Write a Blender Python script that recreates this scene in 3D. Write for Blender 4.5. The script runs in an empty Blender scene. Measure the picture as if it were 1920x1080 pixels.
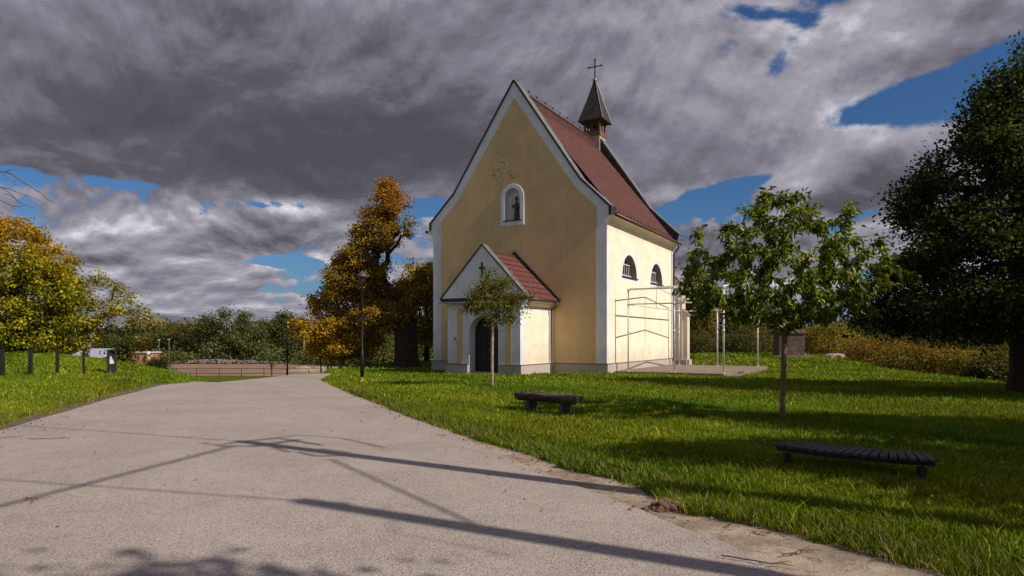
import bpy, math, random
import numpy as np
from mathutils import Vector, Matrix
from mathutils.geometry import tessellate_polygon
R = math.radians
S = bpy.context.scene
COL = S.collection
# ---------------------------------------------------------------- camera
cd = bpy.data.cameras.new('camera'); cam = bpy.data.objects.new('camera', cd); COL.objects.link(cam)
cam.location = (0, 0, 1.6); cam.rotation_euler = (R(90), 0, 0)
cd.lens = 24; cd.sensor_width = 36; cd.shift_y = 0.05; cd.clip_start = 0.05; cd.clip_end = 6000
S.camera = cam
S.view_settings.view_transform = 'Standard'; S.view_settings.look = 'None'
S.view_settings.exposure = 0.0; S.view_settings.gamma = 1.0; S.view_settings.use_curve_mapping = False
# ---------------------------------------------------------------- sun
SUN_EL = 38.7; HX, HY = 0.866, -0.500          # horizontal direction towards the sun
SUN_AZ = math.atan2(HX, HY)                     # clockwise from +Y
sl = bpy.data.lights.new('sun', 'SUN'); sl.energy = 5.0; sl.angle = R(0.5); sl.color = (1.0, 0.93, 0.82)
so = bpy.data.objects.new('sun', sl); COL.objects.link(so)
c_ = math.cos(R(SUN_EL)); SD = Vector((HX*c_, HY*c_, math.sin(R(SUN_EL)))).normalized()
so.rotation_euler = SD.to_track_quat('Z', 'Y').to_euler(); so.location = (30, -20, 40)
# ---------------------------------------------------------------- node helpers
class NT:
    def __init__(s, nt): s.nt = nt; s.n = nt.nodes; s.l = nt.links
    def new(s, t, **kw):
        nd = s.n.new(t)
        for k, v in kw.items(): setattr(nd, k, v)
        return nd
    def put(s, sock, v):
        if v is None: return
        if isinstance(v, bpy.types.NodeSocket): s.l.new(v, sock)
        else: sock.default_value = v
    def m(s, op, a, b=None, c=None, clamp=False):
        nd = s.new('ShaderNodeMath', operation=op, use_clamp=clamp)
        s.put(nd.inputs[0], a); s.put(nd.inputs[1], b); s.put(nd.inputs[2], c)
        return nd.outputs[0]
    def vm(s, op, a, b=None, out=0):
        nd = s.new('ShaderNodeVectorMath', operation=op)
        s.put(nd.inputs[0], a)
        if b is not None: s.put(nd.inputs[3] if op == 'SCALE' else nd.inputs[1], b)
        return nd.outputs[out]
    def mr(s, v, a, b, c=0.0, d=1.0, smooth=True):
        nd = s.new('ShaderNodeMapRange', interpolation_type='SMOOTHSTEP' if smooth else 'LINEAR')
        for i, x in enumerate((v, a, b, c, d)): s.put(nd.inputs[i], x)
        return nd.outputs[0]
    def noise(s, vec, scale, detail=4, rough=0.5, dist=0.0, out=0):
        nd = s.new('ShaderNodeTexNoise'); s.put(nd.inputs['Vector'], vec)
        s.put(nd.inputs['Scale'], scale); s.put(nd.inputs['Detail'], float(detail)); s.put(nd.inputs['Roughness'], rough); s.put(nd.inputs['Distortion'], dist)
        return nd.outputs[out]
    def vor(s, vec, scale, feature='F1', rnd=1.0, out=0):
        nd = s.new('ShaderNodeTexVoronoi', feature=feature); s.put(nd.inputs['Vector'], vec)
        s.put(nd.inputs['Scale'], scale); s.put(nd.inputs['Randomness'], rnd)
        return nd.outputs[out]
    def mix(s, f, a, b, mode='MIX'):
        nd = s.new('ShaderNodeMix', data_type='RGBA', blend_type=mode); nd.clamp_factor = True
        s.put(nd.inputs[0], f)
        for i, x in ((6, a), (7, b)):
            if isinstance(x, tuple) and len(x) == 3: x = x + (1.0,)
            s.put(nd.inputs[i], x)
        return nd.outputs[2]
    def sep(s, v):
        nd = s.new('ShaderNodeSeparateXYZ'); s.put(nd.inputs[0], v); return nd.outputs
    def comb(s, x, y, z):
        nd = s.new('ShaderNodeCombineXYZ'); s.put(nd.inputs[0], x); s.put(nd.inputs[1], y); s.put(nd.inputs[2], z); return nd.outputs[0]
# ---------------------------------------------------------------- world
def make_world():
    w = bpy.data.worlds.new('World'); S.world = w; w.use_nodes = True
    nt = w.node_tree; nt.nodes.clear(); t = NT(nt)
    out = t.new('ShaderNodeOutputWorld'); bg = t.new('ShaderNodeBackground'); bg.inputs[1].default_value = 0.1
    t.l.new(bg.outputs[0], out.inputs[0])
    sky = t.new('ShaderNodeTexSky', sky_type='NISHITA'); sky.sun_disc = False
    sky.sun_elevation = R(SUN_EL); sky.sun_rotation = SUN_AZ; sky.air_density = 1.0; sky.dust_density = 0.3; sky.ozone_density = 3.0
    d = t.new('ShaderNodeTexCoord').outputs['Generated']
    x, y, z = t.sep(d)
    zc = t.m('MAXIMUM', z, 0.0)
    az = t.m('ARCTAN2', x, y)
    hyp = t.m('SQRT', t.m('ADD', t.m('MULTIPLY', x, x), t.m('MULTIPLY', y, y)))
    el = t.m('DIVIDE', z, hyp)
    k = t.m('DIVIDE', 1.0, t.m('ADD', zc, 0.60))
    px, py = t.m('MULTIPLY', x, k), t.m('MULTIPLY', y, k)
    P = t.comb(px, py, 0.0)
    # two decks of cloud; a second tap nearer the zenith finds each cloud's upper side
    def deck(Q, mul, sc, det, off, rough=.58, dist=.15):
        v = t.vm('ADD', t.vm('SCALE', Q, mul), off)
        return t.noise(v, sc, det, rough, dist)
    P2 = t.comb(t.m('MULTIPLY', az, 5.0), t.m('MULTIPLY', t.m('LOGARITHM', t.m('ADD', t.m('MAXIMUM', el, 0.0), .05), 2.71828), 1.75), 0.0)
    oa, ob = (3.1, 7.7, 0.3), (5.3, 1.9, 2.2)
    hi1 = deck(P, 1.0, 3.4, 11, oa, .60, .25); hi0 = deck(P, 1.0, 3.4, 6, oa, .60, .25); hi2 = deck(P, 0.972, 3.4, 6, oa, .60, .25)
    lo1 = deck(P2, 1.0, 1.15, 11, ob, .56, .25); lo2 = deck(P2, 1.0, 1.15, 7, (ob[0], ob[1]+.13, ob[2]), .56, .25)
    fl = t.mr(t.m('ADD', el, t.m('MULTIPLY', t.m('SUBTRACT', hi1, .5), .25)), .17, .27, 0, 1)
    def lerp(a, b): return t.m('MULTIPLY_ADD', t.m('SUBTRACT', b, a), fl, a)
    n1 = lerp(lo1, hi1)
    emb = lerp(t.m('MULTIPLY', t.m('SUBTRACT', lo1, lo2), 2.9), t.m('MULTIPLY', t.m('SUBTRACT', hi0, hi2), 2.0))
    n2 = t.noise(t.vm('ADD', P, (11.0, 2.0, 5.0)), 1.5, 5, 0.5, 0.3)
    def blob(pxx, pyy, wx, wy, rot=0.0):
        q = (pxx-960)/1280; a0 = math.atan(q); e0 = (636-pyy)/1280*math.cos(a0)
        sx = wx/1280*math.cos(a0)**2; sy = wy/1280*math.cos(a0)
        c, s = math.cos(R(rot)), math.sin(R(rot))
        da = t.m('SUBTRACT', az, a0); de = t.m('SUBTRACT', el, e0)
        u = t.m('ADD', t.m('MULTIPLY', da, c/sx), t.m('MULTIPLY', de, s/sx))
        v = t.m('ADD', t.m('MULTIPLY', da, -s/sy), t.m('MULTIPLY', de, c/sy))
        r = t.m('ADD', t.m('MULTIPLY', u, u), t.m('MULTIPLY', v, v))
        return t.m('EXPONENT', t.m('MULTIPLY', r, -1.0))
    def total(L, start):
        acc = start
        for amp, *b in L: acc = t.m('ADD', acc, t.m('MULTIPLY', blob(*b), amp))
        return acc
    gaps = total(SKY_GAPS, 0.0)
    cover = t.m('ADD', t.m('ADD', t.m('MULTIPLY_ADD', n1, 2.2, -.6), t.m('MULTIPLY', t.m('SUBTRACT', n2, 0.5), 0.3)), gaps)
    dens = t.mr(cover, t.m('MULTIPLY_ADD', fl, -.06, .42), t.m('MULTIPLY_ADD', fl, .06, .50))
    lum = t.m('ADD', emb, 0.46)
    lum = t.m('ADD', lum, t.m('MULTIPLY', t.m('SUBTRACT', cover, 0.75), -.35))   # thin edges are the brightest
    lum = t.m('ADD', lum, t.m('MULTIPLY', t.m('SUBTRACT', n1, 0.5), 1.0))
    lum = total(SKY_LIGHT, lum)
    # the unseen half of the sky, on the sun's side, is much brighter cloud
    sd = t.new('ShaderNodeVectorMath', operation='DOT_PRODUCT'); t.l.new(d, sd.inputs[0]); sd.inputs[1].default_value = tuple(SD)
    glow = t.mr(sd.outputs['Value'], 0.35, 0.95, 0.0, 1.0)
    lum = t.m('ADD', lum, 0.02)
    ramp = t.new('ShaderNodeValToRGB'); t.put(ramp.inputs[0], lum)
    cr = ramp.color_ramp; cr.elements[0].position = 0.0; cr.elements[0].color = (.082, .078, .094, 1)
    cr.elements[1].position = 1.0; cr.elements[1].color = (.80, .79, .84, 1)
    for p, c in ((.22, (.108, .102, .126, 1)), (.45, (.206, .200, .246, 1)), (.7, (.37, .355, .41, 1))):
        e = cr.elements.new(p); e.color = c
    cl = t.vm('SCALE', ramp.outputs[0], 10.0)
    cl = t.vm('SCALE', cl, t.m('ADD', 1.0, t.m('MULTIPLY', glow, SUNSIDE)))
    skc = t.mix(1.0, sky.outputs[0], SKY_TINT, 'MULTIPLY')
    hz = t.mr(el, 0.0, 0.13, 1.0, 0.0)
    cl = t.mix(t.m('MULTIPLY', hz, 0.4), cl, (2.0, 2.0, 2.6))
    skc = t.mix(t.m('MULTIPLY', hz, .7), skc, (1.6, 2.1, 3.2))
    col = t.mix(dens, skc, cl)
    t.l.new(col, bg.inputs[0])
    w.cycles.sampling_method = 'MANUAL'; w.cycles.sample_map_resolution = 512
SUNSIDE = .85
SKY_TINT = (0.30, 0.47, 0.66)
SKY_GAPS = [(.45, 380, 190, 600, 175, 2), (.45, 850, 170, 330, 200, 0), (.30, 1180, 180, 160, 200, 0), (.30, 1680, 300, 130, 50, 15), (.30, 1400, 230, 120, 90, 0), (.25, 1560, 330, 200, 50, 0),
            (.25, 1480, 470, 260, 60, 0), (.25, 450, 445, 110, 34, 0), (.25, 160, 440, 230, 90, 0), (.42, 1620, 50, 190, 50, 8), (.35, 1850, 40, 120, 60, 0), (.2, 1750, 110, 90, 30, 0), (.3, 1820, 290, 120, 40, 0), (.30, 1640, 130, 120, 30, 12), (.36, 650, 415, 80, 34, 0), (.26, 400, 570, 500, 60, 0), (.3, 350, 0, 300, 60, 0), (.22, 1050, 520, 300, 60, 0), (.2, 250, 520, 200, 40, 0),
            (-.30, 1400, 22, 120, 20, -18), (-.34, 1480, 95, 30, 75, -40), (-.62, 1670, 198, 160, 26, 12), (-.48, 1850, 160, 110, 30, 18),
            (-.50, 1360, 358, 120, 17, 16), (-.15, 1560, 200, 60, 30, 0), (-.34, 520, 384, 95, 14, 0), (-.55, 810, 388, 50, 18, 0), (-.50, 545, 492, 80, 9, 0), (-.30, 360, 405, 60, 26, 20), (-.25, 250, 345, 90, 10, 0), (-.30, 1650, 550, 50, 50, 0), (-.2, 1560, 430, 30, 14, 0)]
SKY_LIGHT = [(-.27, 330, 220, 560, 140, 2), (-.26, 720, 300, 380, 95, -4), (-.05, 500, 60, 600, 120, 0), (.12, 600, 140, 70, 40, 0), (.14, 60, 170, 130, 60, 0),
             (.20, 1220, 110, 220, 100, 0), (.20, 1600, 60, 180, 60, 0), (.22, 1640, 265, 140, 35, 15), (-.22, 1650, 360, 160, 50, 0),
             (-.20, 1330, 460, 130, 60, 0), (.34, 560, 395, 110, 18, 0), (-.28, 480, 458, 120, 18, 0), (.30, 770, 405, 60, 30, 0), (.24, 1500, 340, 60, 40, 0), (.14, 450, 545, 420, 45, 0), (.15, 250, 430, 330, 70, 0), (.12, 1100, 560, 600, 60, 0)]
make_world()
# ---------------------------------------------------------------- object helpers
def tag(o, label=None, cat=None, group=None, kind=None):
    if label: o['label'] = label
    if cat: o['category'] = cat
    if group: o['group'] = group
    if kind: o['kind'] = kind
    return o
def thing(name, label, cat, loc=(0, 0, 0), rz=0.0, group=None):
    o = bpy.data.objects.new(name, None); COL.objects.link(o); o.location = loc; o.rotation_euler = (0, 0, rz)
    o.empty_display_size = 0.2
    return tag(o, label, cat, group)
class MB:
    def __init__(s): s.v = []; s.f = []
    def add(s, vs, fs):
        b = len(s.v); s.v += [tuple(p) for p in vs]; s.f += [tuple(i+b for i in f) for f in fs]; return s
    def box(s, x0, x1, y0, y1, z0, z1):
        return s.add([(x0,y0,z0),(x1,y0,z0),(x1,y1,z0),(x0,y1,z0),(x0,y0,z1),(x1,y0,z1),(x1,y1,z1),(x0,y1,z1)],
                     [(0,3,2,1),(4,5,6,7),(0,1,5,4),(1,2,6,5),(2,3,7,6),(3,0,4,7)])
    def slab(s, outer, holes, fn, d0, d1):
        """polygon with holes in (a,b), given thickness d0..d1, mapped by fn(a,b,d)"""
        loops = [outer]+list(holes); flat = [p for L in loops for p in L]
        tri = tessellate_polygon([[Vector((p[0], p[1], 0)) for p in L] for L in loops])
        n = len(flat)
        vs = [fn(a, b, d0) for a, b in flat]+[fn(a, b, d1) for a, b in flat]
        fs = [tuple(t) for t in tri]+[tuple(i+n for i in reversed(t)) for t in tri]
        b = 0
        for L in loops:
            m = len(L)
            for i in range(m):
                j = (i+1) % m; fs.append((b+i, b+j, b+j+n, b+i+n))
            b += m
        return s.add(vs, fs)
    def tube(s, pts, rad, n=8, cap=True):
        pts = [Vector(p) for p in pts]
        if not hasattr(rad, '__len__'): rad = [rad]*len(pts)
        vs = []; fs = []; up = None
        for i, p in enumerate(pts):
            a = pts[max(i-1, 0)]; b = pts[min(i+1, len(pts)-1)]; tdir = (b-a).normalized()
            if up is None:
                up = Vector((0, 0, 1)) if abs(tdir.z) < 0.9 else Vector((1, 0, 0))
            u = (up-tdir*up.dot(tdir)).normalized(); w = tdir.cross(u); up = u
            for k in range(n):
                an = 2*math.pi*k/n; vs.append(p+(u*math.cos(an)+w*math.sin(an))*rad[i])
        for i in range(len(pts)-1):
            for k in range(n):
                k2 = (k+1) % n; fs.append((i*n+k, i*n+k2, (i+1)*n+k2, (i+1)*n+k))
        if cap: fs.append(tuple(reversed(range(n)))); fs.append(tuple((len(pts)-1)*n+k for k in range(n)))
        return s.add(vs, fs)
    def lathe(s, prof, c=(0, 0), n=16):
        vs = []; fs = []
        for z, r in prof:
            for k in range(n):
                a = 2*math.pi*k/n; vs.append((c[0]+r*math.cos(a), c[1]+r*math.sin(a), z))
        for i in range(len(prof)-1):
            for k in range(n):
                k2 = (k+1) % n; fs.append((i*n+k, i*n+k2, (i+1)*n+k2, (i+1)*n+k))
        fs.append(tuple(reversed(range(n)))); fs.append(tuple((len(prof)-1)*n+k for k in range(n)))
        return s.add(vs, fs)
    def build(s, name, mat, parent=None, smooth=False, bevel=0.0):
        me = bpy.data.meshes.new(name); me.from_pydata(s.v, [], s.f); me.update()
        import bmesh
        bm = bmesh.new(); bm.from_mesh(me); bmesh.ops.recalc_face_normals(bm, faces=bm.faces); bm.to_mesh(me); bm.free()
        if smooth: me.polygons.foreach_set('use_smooth', [True]*len(me.polygons))
        me.materials.append(mat)
        o = bpy.data.objects.new(name, me); COL.objects.link(o)
        if parent: o.parent = parent
        if bevel:
            m = o.modifiers.new('bevel', 'BEVEL'); m.width = bevel; m.segments = 2; m.limit_method = 'ANGLE'; m.angle_limit = R(40)
        return o
def np_mesh(name, V, F, mat, parent=None, col=None, smooth=False):
    """V (n,3), F list of (m,k) index arrays"""
    me = bpy.data.meshes.new(name); V = np.asarray(V, dtype=np.float32)
    if not isinstance(F, list): F = [F]
    me.vertices.add(len(V)); me.vertices.foreach_set('co', V.ravel())
    lv = np.concatenate([f.ravel() for f in F]).astype(np.int32)
    tot = np.concatenate([np.full(len(f), f.shape[1]) for f in F]).astype(np.int32)
    st = np.concatenate([[0], np.cumsum(tot)[:-1]]).astype(np.int32)
    me.loops.add(len(lv)); me.loops.foreach_set('vertex_index', lv)
    me.polygons.add(len(tot)); me.polygons.foreach_set('loop_start', st); me.polygons.foreach_set('loop_total', tot)
    if smooth: me.polygons.foreach_set('use_smooth', np.ones(len(tot), dtype=bool))
    me.update(calc_edges=True)
    if col is not None:
        a = me.attributes.new('tint', 'FLOAT_COLOR', 'POINT')
        c = np.ones((len(V), 4), dtype=np.float32); c[:, :3] = col; a.data.foreach_set('color', c.ravel())
    me.materials.append(mat)
    o = bpy.data.objects.new(name, me); COL.objects.link(o)
    if parent: o.parent = parent
    return o
# ---------------------------------------------------------------- materials
def newmat(name):
    m = bpy.data.materials.new(name); m.use_nodes = True; t = NT(m.node_tree)
    b = m.node_tree.nodes['Principled BSDF']
    return m, t, b
def objco(t): return t.new('ShaderNodeTexCoord').outputs['Object']
def bump(t, b, h, strength, dist):
    nd = t.new('ShaderNodeBump'); nd.inputs['Strength'].default_value = strength; nd.inputs['Distance'].default_value = dist
    t.put(nd.inputs['Height'], h); t.l.new(nd.outputs[0], b.inputs['Normal'])
def simple(name, c, rough=0.6, metal=0.0, var=0.25, sc=6.0, bs=0.3, bd=0.004):
    m, t, b = newmat(name); co = objco(t)
    n = t.noise(co, sc, 6, 0.6)
    n2 = t.noise(co, sc*9, 4, 0.6)
    f = t.mr(t.m('ADD', t.m('MULTIPLY', n, .7), t.m('MULTIPLY', n2, .3)), .3, .7, 0, 1)
    lo = tuple(v*(1-var) for v in c); hi = tuple(min(1, v*(1+var)) for v in c)
    t.l.new(t.mix(f, lo, hi), b.inputs['Base Color'])
    b.inputs['Roughness'].default_value = rough; b.inputs['Metallic'].default_value = metal
    bump(t, b, n2, bs, bd)
    return m
def plaster(name, c, stain=None, dirt=0.25, streak=.8):
    m, t, b = newmat(name); co = objco(t)
    n = t.noise(co, 1.1, 6, 0.6, 0.4); n2 = t.noise(co, 14, 5, 0.65)
    lo = tuple(v*.89 for v in c); hi = tuple(min(1, v*1.04) for v in c)
    colr = t.mix(t.mr(n, .3, .68), lo, hi)
    colr = t.mix(t.m('MULTIPLY', t.mr(n2, .4, .75), .18), colr, tuple(v*.7 for v in c))
    x, y, z = t.sep(co)
    if streak:
        sv = t.comb(t.m('MULTIPLY', x, 3.5), t.m('MULTIPLY', y, 3.5), t.m('MULTIPLY', z, .25))
        s_ = t.mr(t.noise(sv, 1.3, 5, .6), .52, .75)
        colr = t.mix(t.m('MULTIPLY', s_, .28*streak), colr, tuple(v*.58 for v in c))
    # rising damp and splash above the plinth
    zz = t.m('ADD', z, t.m('MULTIPLY', t.m('SUBTRACT', t.noise(co, 2.2, 5, .6), .5), 1.6))
    colr = t.mix(t.m('MULTIPLY', t.mr(zz, .45, 1.6, 1, 0), dirt), colr, (.30, .25, .19))
    if stain:   # flaked, mould-dark spots beside the niche
        sx, sz, rx, rz = stain
        dx = t.m('DIVIDE', t.m('SUBTRACT', x, sx), rx); dz = t.m('DIVIDE', t.m('SUBTRACT', z, sz), rz)
        r = t.m('ADD', t.m('MULTIPLY', dx, dx), t.m('MULTIPLY', dz, dz))
        near = t.m('EXPONENT', t.m('MULTIPLY', r, -1.0))
        sp = t.mr(t.m('ADD', t.noise(co, 4.2, 9, .62, 1.6), t.m('MULTIPLY', near, .13)), .655, .72)
        sp2 = t.mr(t.noise(t.vm('ADD', co, (4, 4, 4)), 3.3, 8, .75), .70, .74)
        sp = t.m('MAXIMUM', sp, t.m('MULTIPLY', sp2, .5))
        colr = t.mix(t.m('MULTIPLY', sp, .62), colr, (.13, .095, .06))
    t.l.new(colr, b.inputs['Base Color']); b.inputs['Roughness'].default_value = .9
    bump(t, b, t.m('ADD', n2, t.m('MULTIPLY', t.noise(co, 60, 3, .6), .6)), .35, .006)
    return m
YEL = plaster('yellow plaster', (.68, .465, .225), (-.75, 9.6, .9, 1.9))
YEL_LIT = plaster('sunlit yellow plaster', (.87, .73, .55), None, .35, .4)  # paler copy of the yellow plaster, sunlight on the side wall painted in
WHT = plaster('white plaster', (.72, .71, .73), None, .3)
PLN = plaster('plinth stone', (.50, .45, .42), None, .5)
def leafmat(name, trans=.35, rough=.5, sat=1.0, gloss=.25):
    m, t, b = newmat(name); a = t.new('ShaderNodeAttribute'); a.attribute_name = 'tint'
    c = a.outputs['Color']
    t.l.new(c, b.inputs['Base Color']); b.inputs['Roughness'].default_value = rough
    b.inputs['Specular IOR Level'].default_value = gloss
    tr = t.new('ShaderNodeBsdfTranslucent'); t.l.new(t.mix(1.0, c, (1.25, 1.15, .6), 'MULTIPLY'), tr.inputs[0])
    mx = t.new('ShaderNodeMixShader'); mx.inputs[0].default_value = trans
    t.l.new(b.outputs[0], mx.inputs[1]); t.l.new(tr.outputs[0], mx.inputs[2])
    t.l.new(mx.outputs[0], m.node_tree.nodes['Material Output'].inputs[0])
    return m
LEAF = leafmat('leaf', .35, .65, 1, .12); GLEAF = leafmat('glossy leaf', .30, .48, 1, .3); GRASS = leafmat('grass blade', .25, .6, 1, .12)
BARK = simple('bark', (.050, .030, .018), .95, 0, .45, 5, 1, .03)
BARKP = simple('pale bark', (.30, .235, .15), .9, 0, .4, 8, .8, .012)
BARKY = simple('young bark', (.19, .125, .075), .75, 0, .45, 9, .6, .01)
DMET = simple('dark sheet metal', (.030, .026, .026), .55, .3, .4, 3)
CMET = simple('grey sheet metal', (.20, .19, .18), .5, .5, .3, 3)
BRN = simple('brown painted metal', (.085, .040, .026), .45, .2, .25, 4)
BLK = simple('black painted steel', (.012, .011, .011), .55, .2, .3, 5)
STEEL = simple('galvanised tube', (.66, .66, .66), .45, .2, .15, 10, .1, .001)
DOORM = simple('dark door wood', (.012, .009, .008), .6, 0, .4, 6)
GLASS = simple('dark window glass', (.035, .028, .024), .25, 0, .3, 2, .05, .001)
WPAINT = simple('white painted bars', (.62, .60, .56), .5, 0, .1, 8)
WOODD = simple('dark bench wood', (.018, .012, .011), .75, 0, .5, 9, .8, .006)
WOODR = simple('rust brown timber', (.16, .062, .03), .8, 0, .4, 8)
CONC = simple('weathered concrete', (.19, .135, .10), .95, 0, .28, 2.4, .8, .012)
DIRT = simple('bare earth', (.26, .185, .13), 1, 0, .35, 3.0, 1, .03)
CLOD = simple('dug clay', (.235, .135, .085), 1, 0, .4, 12, 1, .03)
SAND = simple('sandstone', (.125, .072, .052), .95, 0, .4, 2.5, .8, .012)
TWIG = simple('twig', (.11, .07, .045), .9)
# ---------------------------------------------------------------- terrain
def P(px, py, z=0.0):
    D = (1.6-z)*1280/(py-636); return ((px-960)/1280*D, D)
def sm(a, b, x):
    t = np.clip((np.asarray(x, float)-a)/(b-a), 0, 1); return t*t*(3-2*t)
_l = [(-8.7, 2), (-8.7, 8), P(0, 808), P(60, 790), P(190, 752), P(300, 723), (-12.2, 25.6), (-14.5, 32), (-20, 44)]
_r = [(2.4, 2), (2.1, 3.5), P(1467, 1079), P(1371, 1025), P(1282, 991), P(1199, 958), P(1090, 914), P(900, 840), P(870, 820), P(740, 773), P(640, 733), P(600, 714), (-8.4, 32), (-13.6, 44)]
_g = [(4.0, 2), (3.5, 3.5), P(1736, 1072), P(1573, 1029), P(1452, 997), P(1362, 979), P(1300, 967), P(1226, 935), P(1155, 902), P(1066, 884), P(989, 852), P(900, 828), P(850, 812), P(740, 771), P(640, 731), P(600, 712.5), (-8.2, 32), (-13.4, 44)]
def poly(pl): 
    a = np.array(sorted(pl, key=lambda p: p[1])); return lambda y: np.interp(y, a[:, 1], a[:, 0])
XL, XRd, XG = poly(_l), poly(_r), poly(_g)
XCR = poly([(30, -40), (22, 3), (15.6, 12), (15.2, 20), (17.0, 26), (18.8, 35), (21, 45), (22, 60), (24, 90)])
def wob(x, y, s, k=0.0):
    return np.sin(x*s*1.3+y*s*.7+k)*.5+np.sin(x*s*.6-y*s*1.9+k*2.1)*.3+np.sin(x*s*2.7+y*s*2.3+k*.7)*.2
def H(x, y, sheet=False):
    x = np.asarray(x, float); y = np.asarray(y, float)
    w = sm(-11.5, -6.3, x); y0 = 23.5+w*30+7*sm(-12.5, -17, x)*0
    lm = sm(0, 13, XL(np.minimum(y, 26))-x)                 # grassy bank left of the path
    y0 = y0+lm*10
    z = -2.0*sm(y0, y0+25, y)
    z = z+.95*lm*(1-sm(33, 50, y))
    z = z+.45*sm(38, 49, y)*sm(5, 11, x)*(1-sm(54, 75, y))
    z = z+.20*np.exp(-((x-15)**2/5+(y-46.5)**2/6))
    dr = np.maximum(0, x-XCR(y)); z = z-np.where(y < 400, 3.2*sm(0, 14, dr), 0)
    z = z+.03*wob(x, y, .55)*sm(.5, 3, np.maximum(x-XG(y), XL(y)-x))*(y < 60)
    z = z+.11*np.exp(-((x-4.2)**2/3.5+(y-7.9)**2/2.0))
    lip = .055*sm(.02, .45, x-XG(y)-.03)*(y < 30)+.055*sm(.0, .5, XL(y)-x-.5)*(y < 30)
    z = z+lip
    if not sheet:
        ins = (x > XL(y)-.45) & (x < XG(y)-.02) & (y < 45)
        z = z-np.where(ins, .05, 0)
    far = sm(200, 900, np.hypot(x, y)); z = z*(1-far)+(-2)*far
    return z
def h1(x, y): return float(H(x, y))
def grid_obj(name, xs, ys, mat, zoff=0.0, sheet=False, kind='structure'):
    X, Y = np.meshgrid(xs, ys); Z = H(X, Y, sheet)+zoff
    V = np.stack([X, Y, Z], -1).reshape(-1, 3); nx, ny = len(xs), len(ys)
    i = np.arange((ny-1)*nx).reshape(ny-1, nx)[:, :-1].ravel()
    o = np_mesh(name, V, np.stack([i, i+1, i+nx+1, i+nx], -1), mat, smooth=True); tag(o, kind=kind); return o
def lawn_mat():
    m, t, b = newmat('lawn soil'); co = objco(t)
    n = t.noise(co, .35, 5, .55, .3); n2 = t.noise(co, 5, 6, .7)
    n3 = t.noise(co, 38, 3, .7)
    c = t.mix(t.mr(n, .3, .7), (.075, .105, .006), (.12, .145, .008))
    c = t.mix(t.m('MULTIPLY', t.mr(n2, .35, .7), .6), c, (.12, .14, .02))
    c = t.mix(t.m('MULTIPLY', t.mr(n3, .4, .7), .6), c, (.030, .045, .006))
    t.l.new(c, b.inputs['Base Color']); b.inputs['Roughness'].default_value = 1; b.inputs['Specular IOR Level'].default_value = .1
    bump(t, b, t.m('ADD', n3, n2), 1.0, .06); return m
LAWN = lawn_mat()
def spaced(segs):
    out = []
    for a, b, s in segs: out.append(np.arange(a, b, s))
    return np.unique(np.concatenate(out+[[segs[-1][1]]]))
grid_obj('ground', spaced([(-2500, -400, 150), (-400, -100, 20), (-100, -32, 2), (-32, -14, .5), (-14, 14, .2), (14, 34, .5), (34, 100, 2), (100, 400, 20), (400, 2500, 150)]),
         spaced([(-200, -40, 20), (-40, 2, 1), (2, 14, .2), (14, 56, .4), (56, 110, 2), (110, 400, 20), (400, 4000, 200)]), LAWN)
# sheets between two edge curves
def ribbon(name, fl, fr, ys, nx, mat, zoff, jl=0.0, jr=0.0, label=None):
    rng = np.random.default_rng(5)
    def jit(n, a): 
        v = rng.normal(0, 1, n); k = np.convolve(v, np.ones(5)/5, 'same'); return (k*.8+v*.25)*a
    L = fl(ys)+jit(len(ys), jl); Rr = fr(ys)+jit(len(ys), jr); u = np.linspace(0, 1, nx)
    X = L[:, None]*(1-u)+Rr[:, None]*u; Y = np.repeat(ys[:, None], nx, 1); Z = H(X, Y, True)
    Z = Z-.055*0+zoff
    i = np.arange((len(ys)-1)*nx).reshape(len(ys)-1, nx)[:, :-1].ravel()
    o = np_mesh(name, np.stack([X, Y, Z], -1).reshape(-1, 3), np.stack([i, i+1, i+nx+1, i+nx], -1), mat, smooth=True)
    return tag(o, kind='structure')
def path_mat():
    m, t, b = newmat('pale asphalt'); co = objco(t)
    big = t.noise(co, .45, 5, .6, .4); mid = t.noise(co, 3.2, 5, .65)
    c = t.mix(t.mr(big, .3, .7), (.270, .217, .187), (.345, .286, .250))
    c = t.mix(t.m('MULTIPLY', t.mr(mid, .35, .7), .35), c, (.42, .36, .31))
    v = t.new('ShaderNodeTexVoronoi'); t.put(v.inputs['Vector'], co); v.inputs['Scale'].default_value = 95
    g = t.sep(v.outputs['Color'])[0]
    tx, ty, tz = t.sep(co); trk = t.noise(t.comb(t.m('MULTIPLY_ADD', ty, .45, tx), t.m('MULTIPLY', ty, .06), 0.0), 1.1, 4, .6, .3)
    c = t.mix(t.m('MULTIPLY', t.mr(trk, .42, .68), .22), c, (.25, .195, .165))
    c = t.mix(t.m('MULTIPLY', t.mr(g, .70, .95), .55), c, (.50, .43, .385))
    c = t.mix(t.m('MULTIPLY', t.mr(g, .30, .05), .62), c, (.12, .095, .08))
    v2 = t.new('ShaderNodeTexVoronoi'); t.put(v2.inputs['Vector'], co); v2.inputs['Scale'].default_value = 26
    pit = t.m('MULTIPLY', t.mr(v2.outputs['Distance'], .30, .16), t.mr(t.sep(v2.outputs['Color'])[1], .55, .8))
    c = t.mix(t.m('MULTIPLY', pit, .6), c, (.075, .055, .045))
    # sandy film blown over the edges
    sandy = t.mr(t.noise(co, .9, 6, .65), .5, .72)
    c = t.mix(t.m('MULTIPLY', sandy, .35), c, (.40, .32, .25))
    t.l.new(c, b.inputs['Base Color']); b.inputs['Roughness'].default_value = .92; b.inputs['Specular IOR Level'].default_value = .25
    bump(t, b, t.m('ADD', t.m('MULTIPLY', v.outputs['Distance'], 1.0), t.m('MULTIPLY', pit, -.8)), .6, .006); return m
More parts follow.
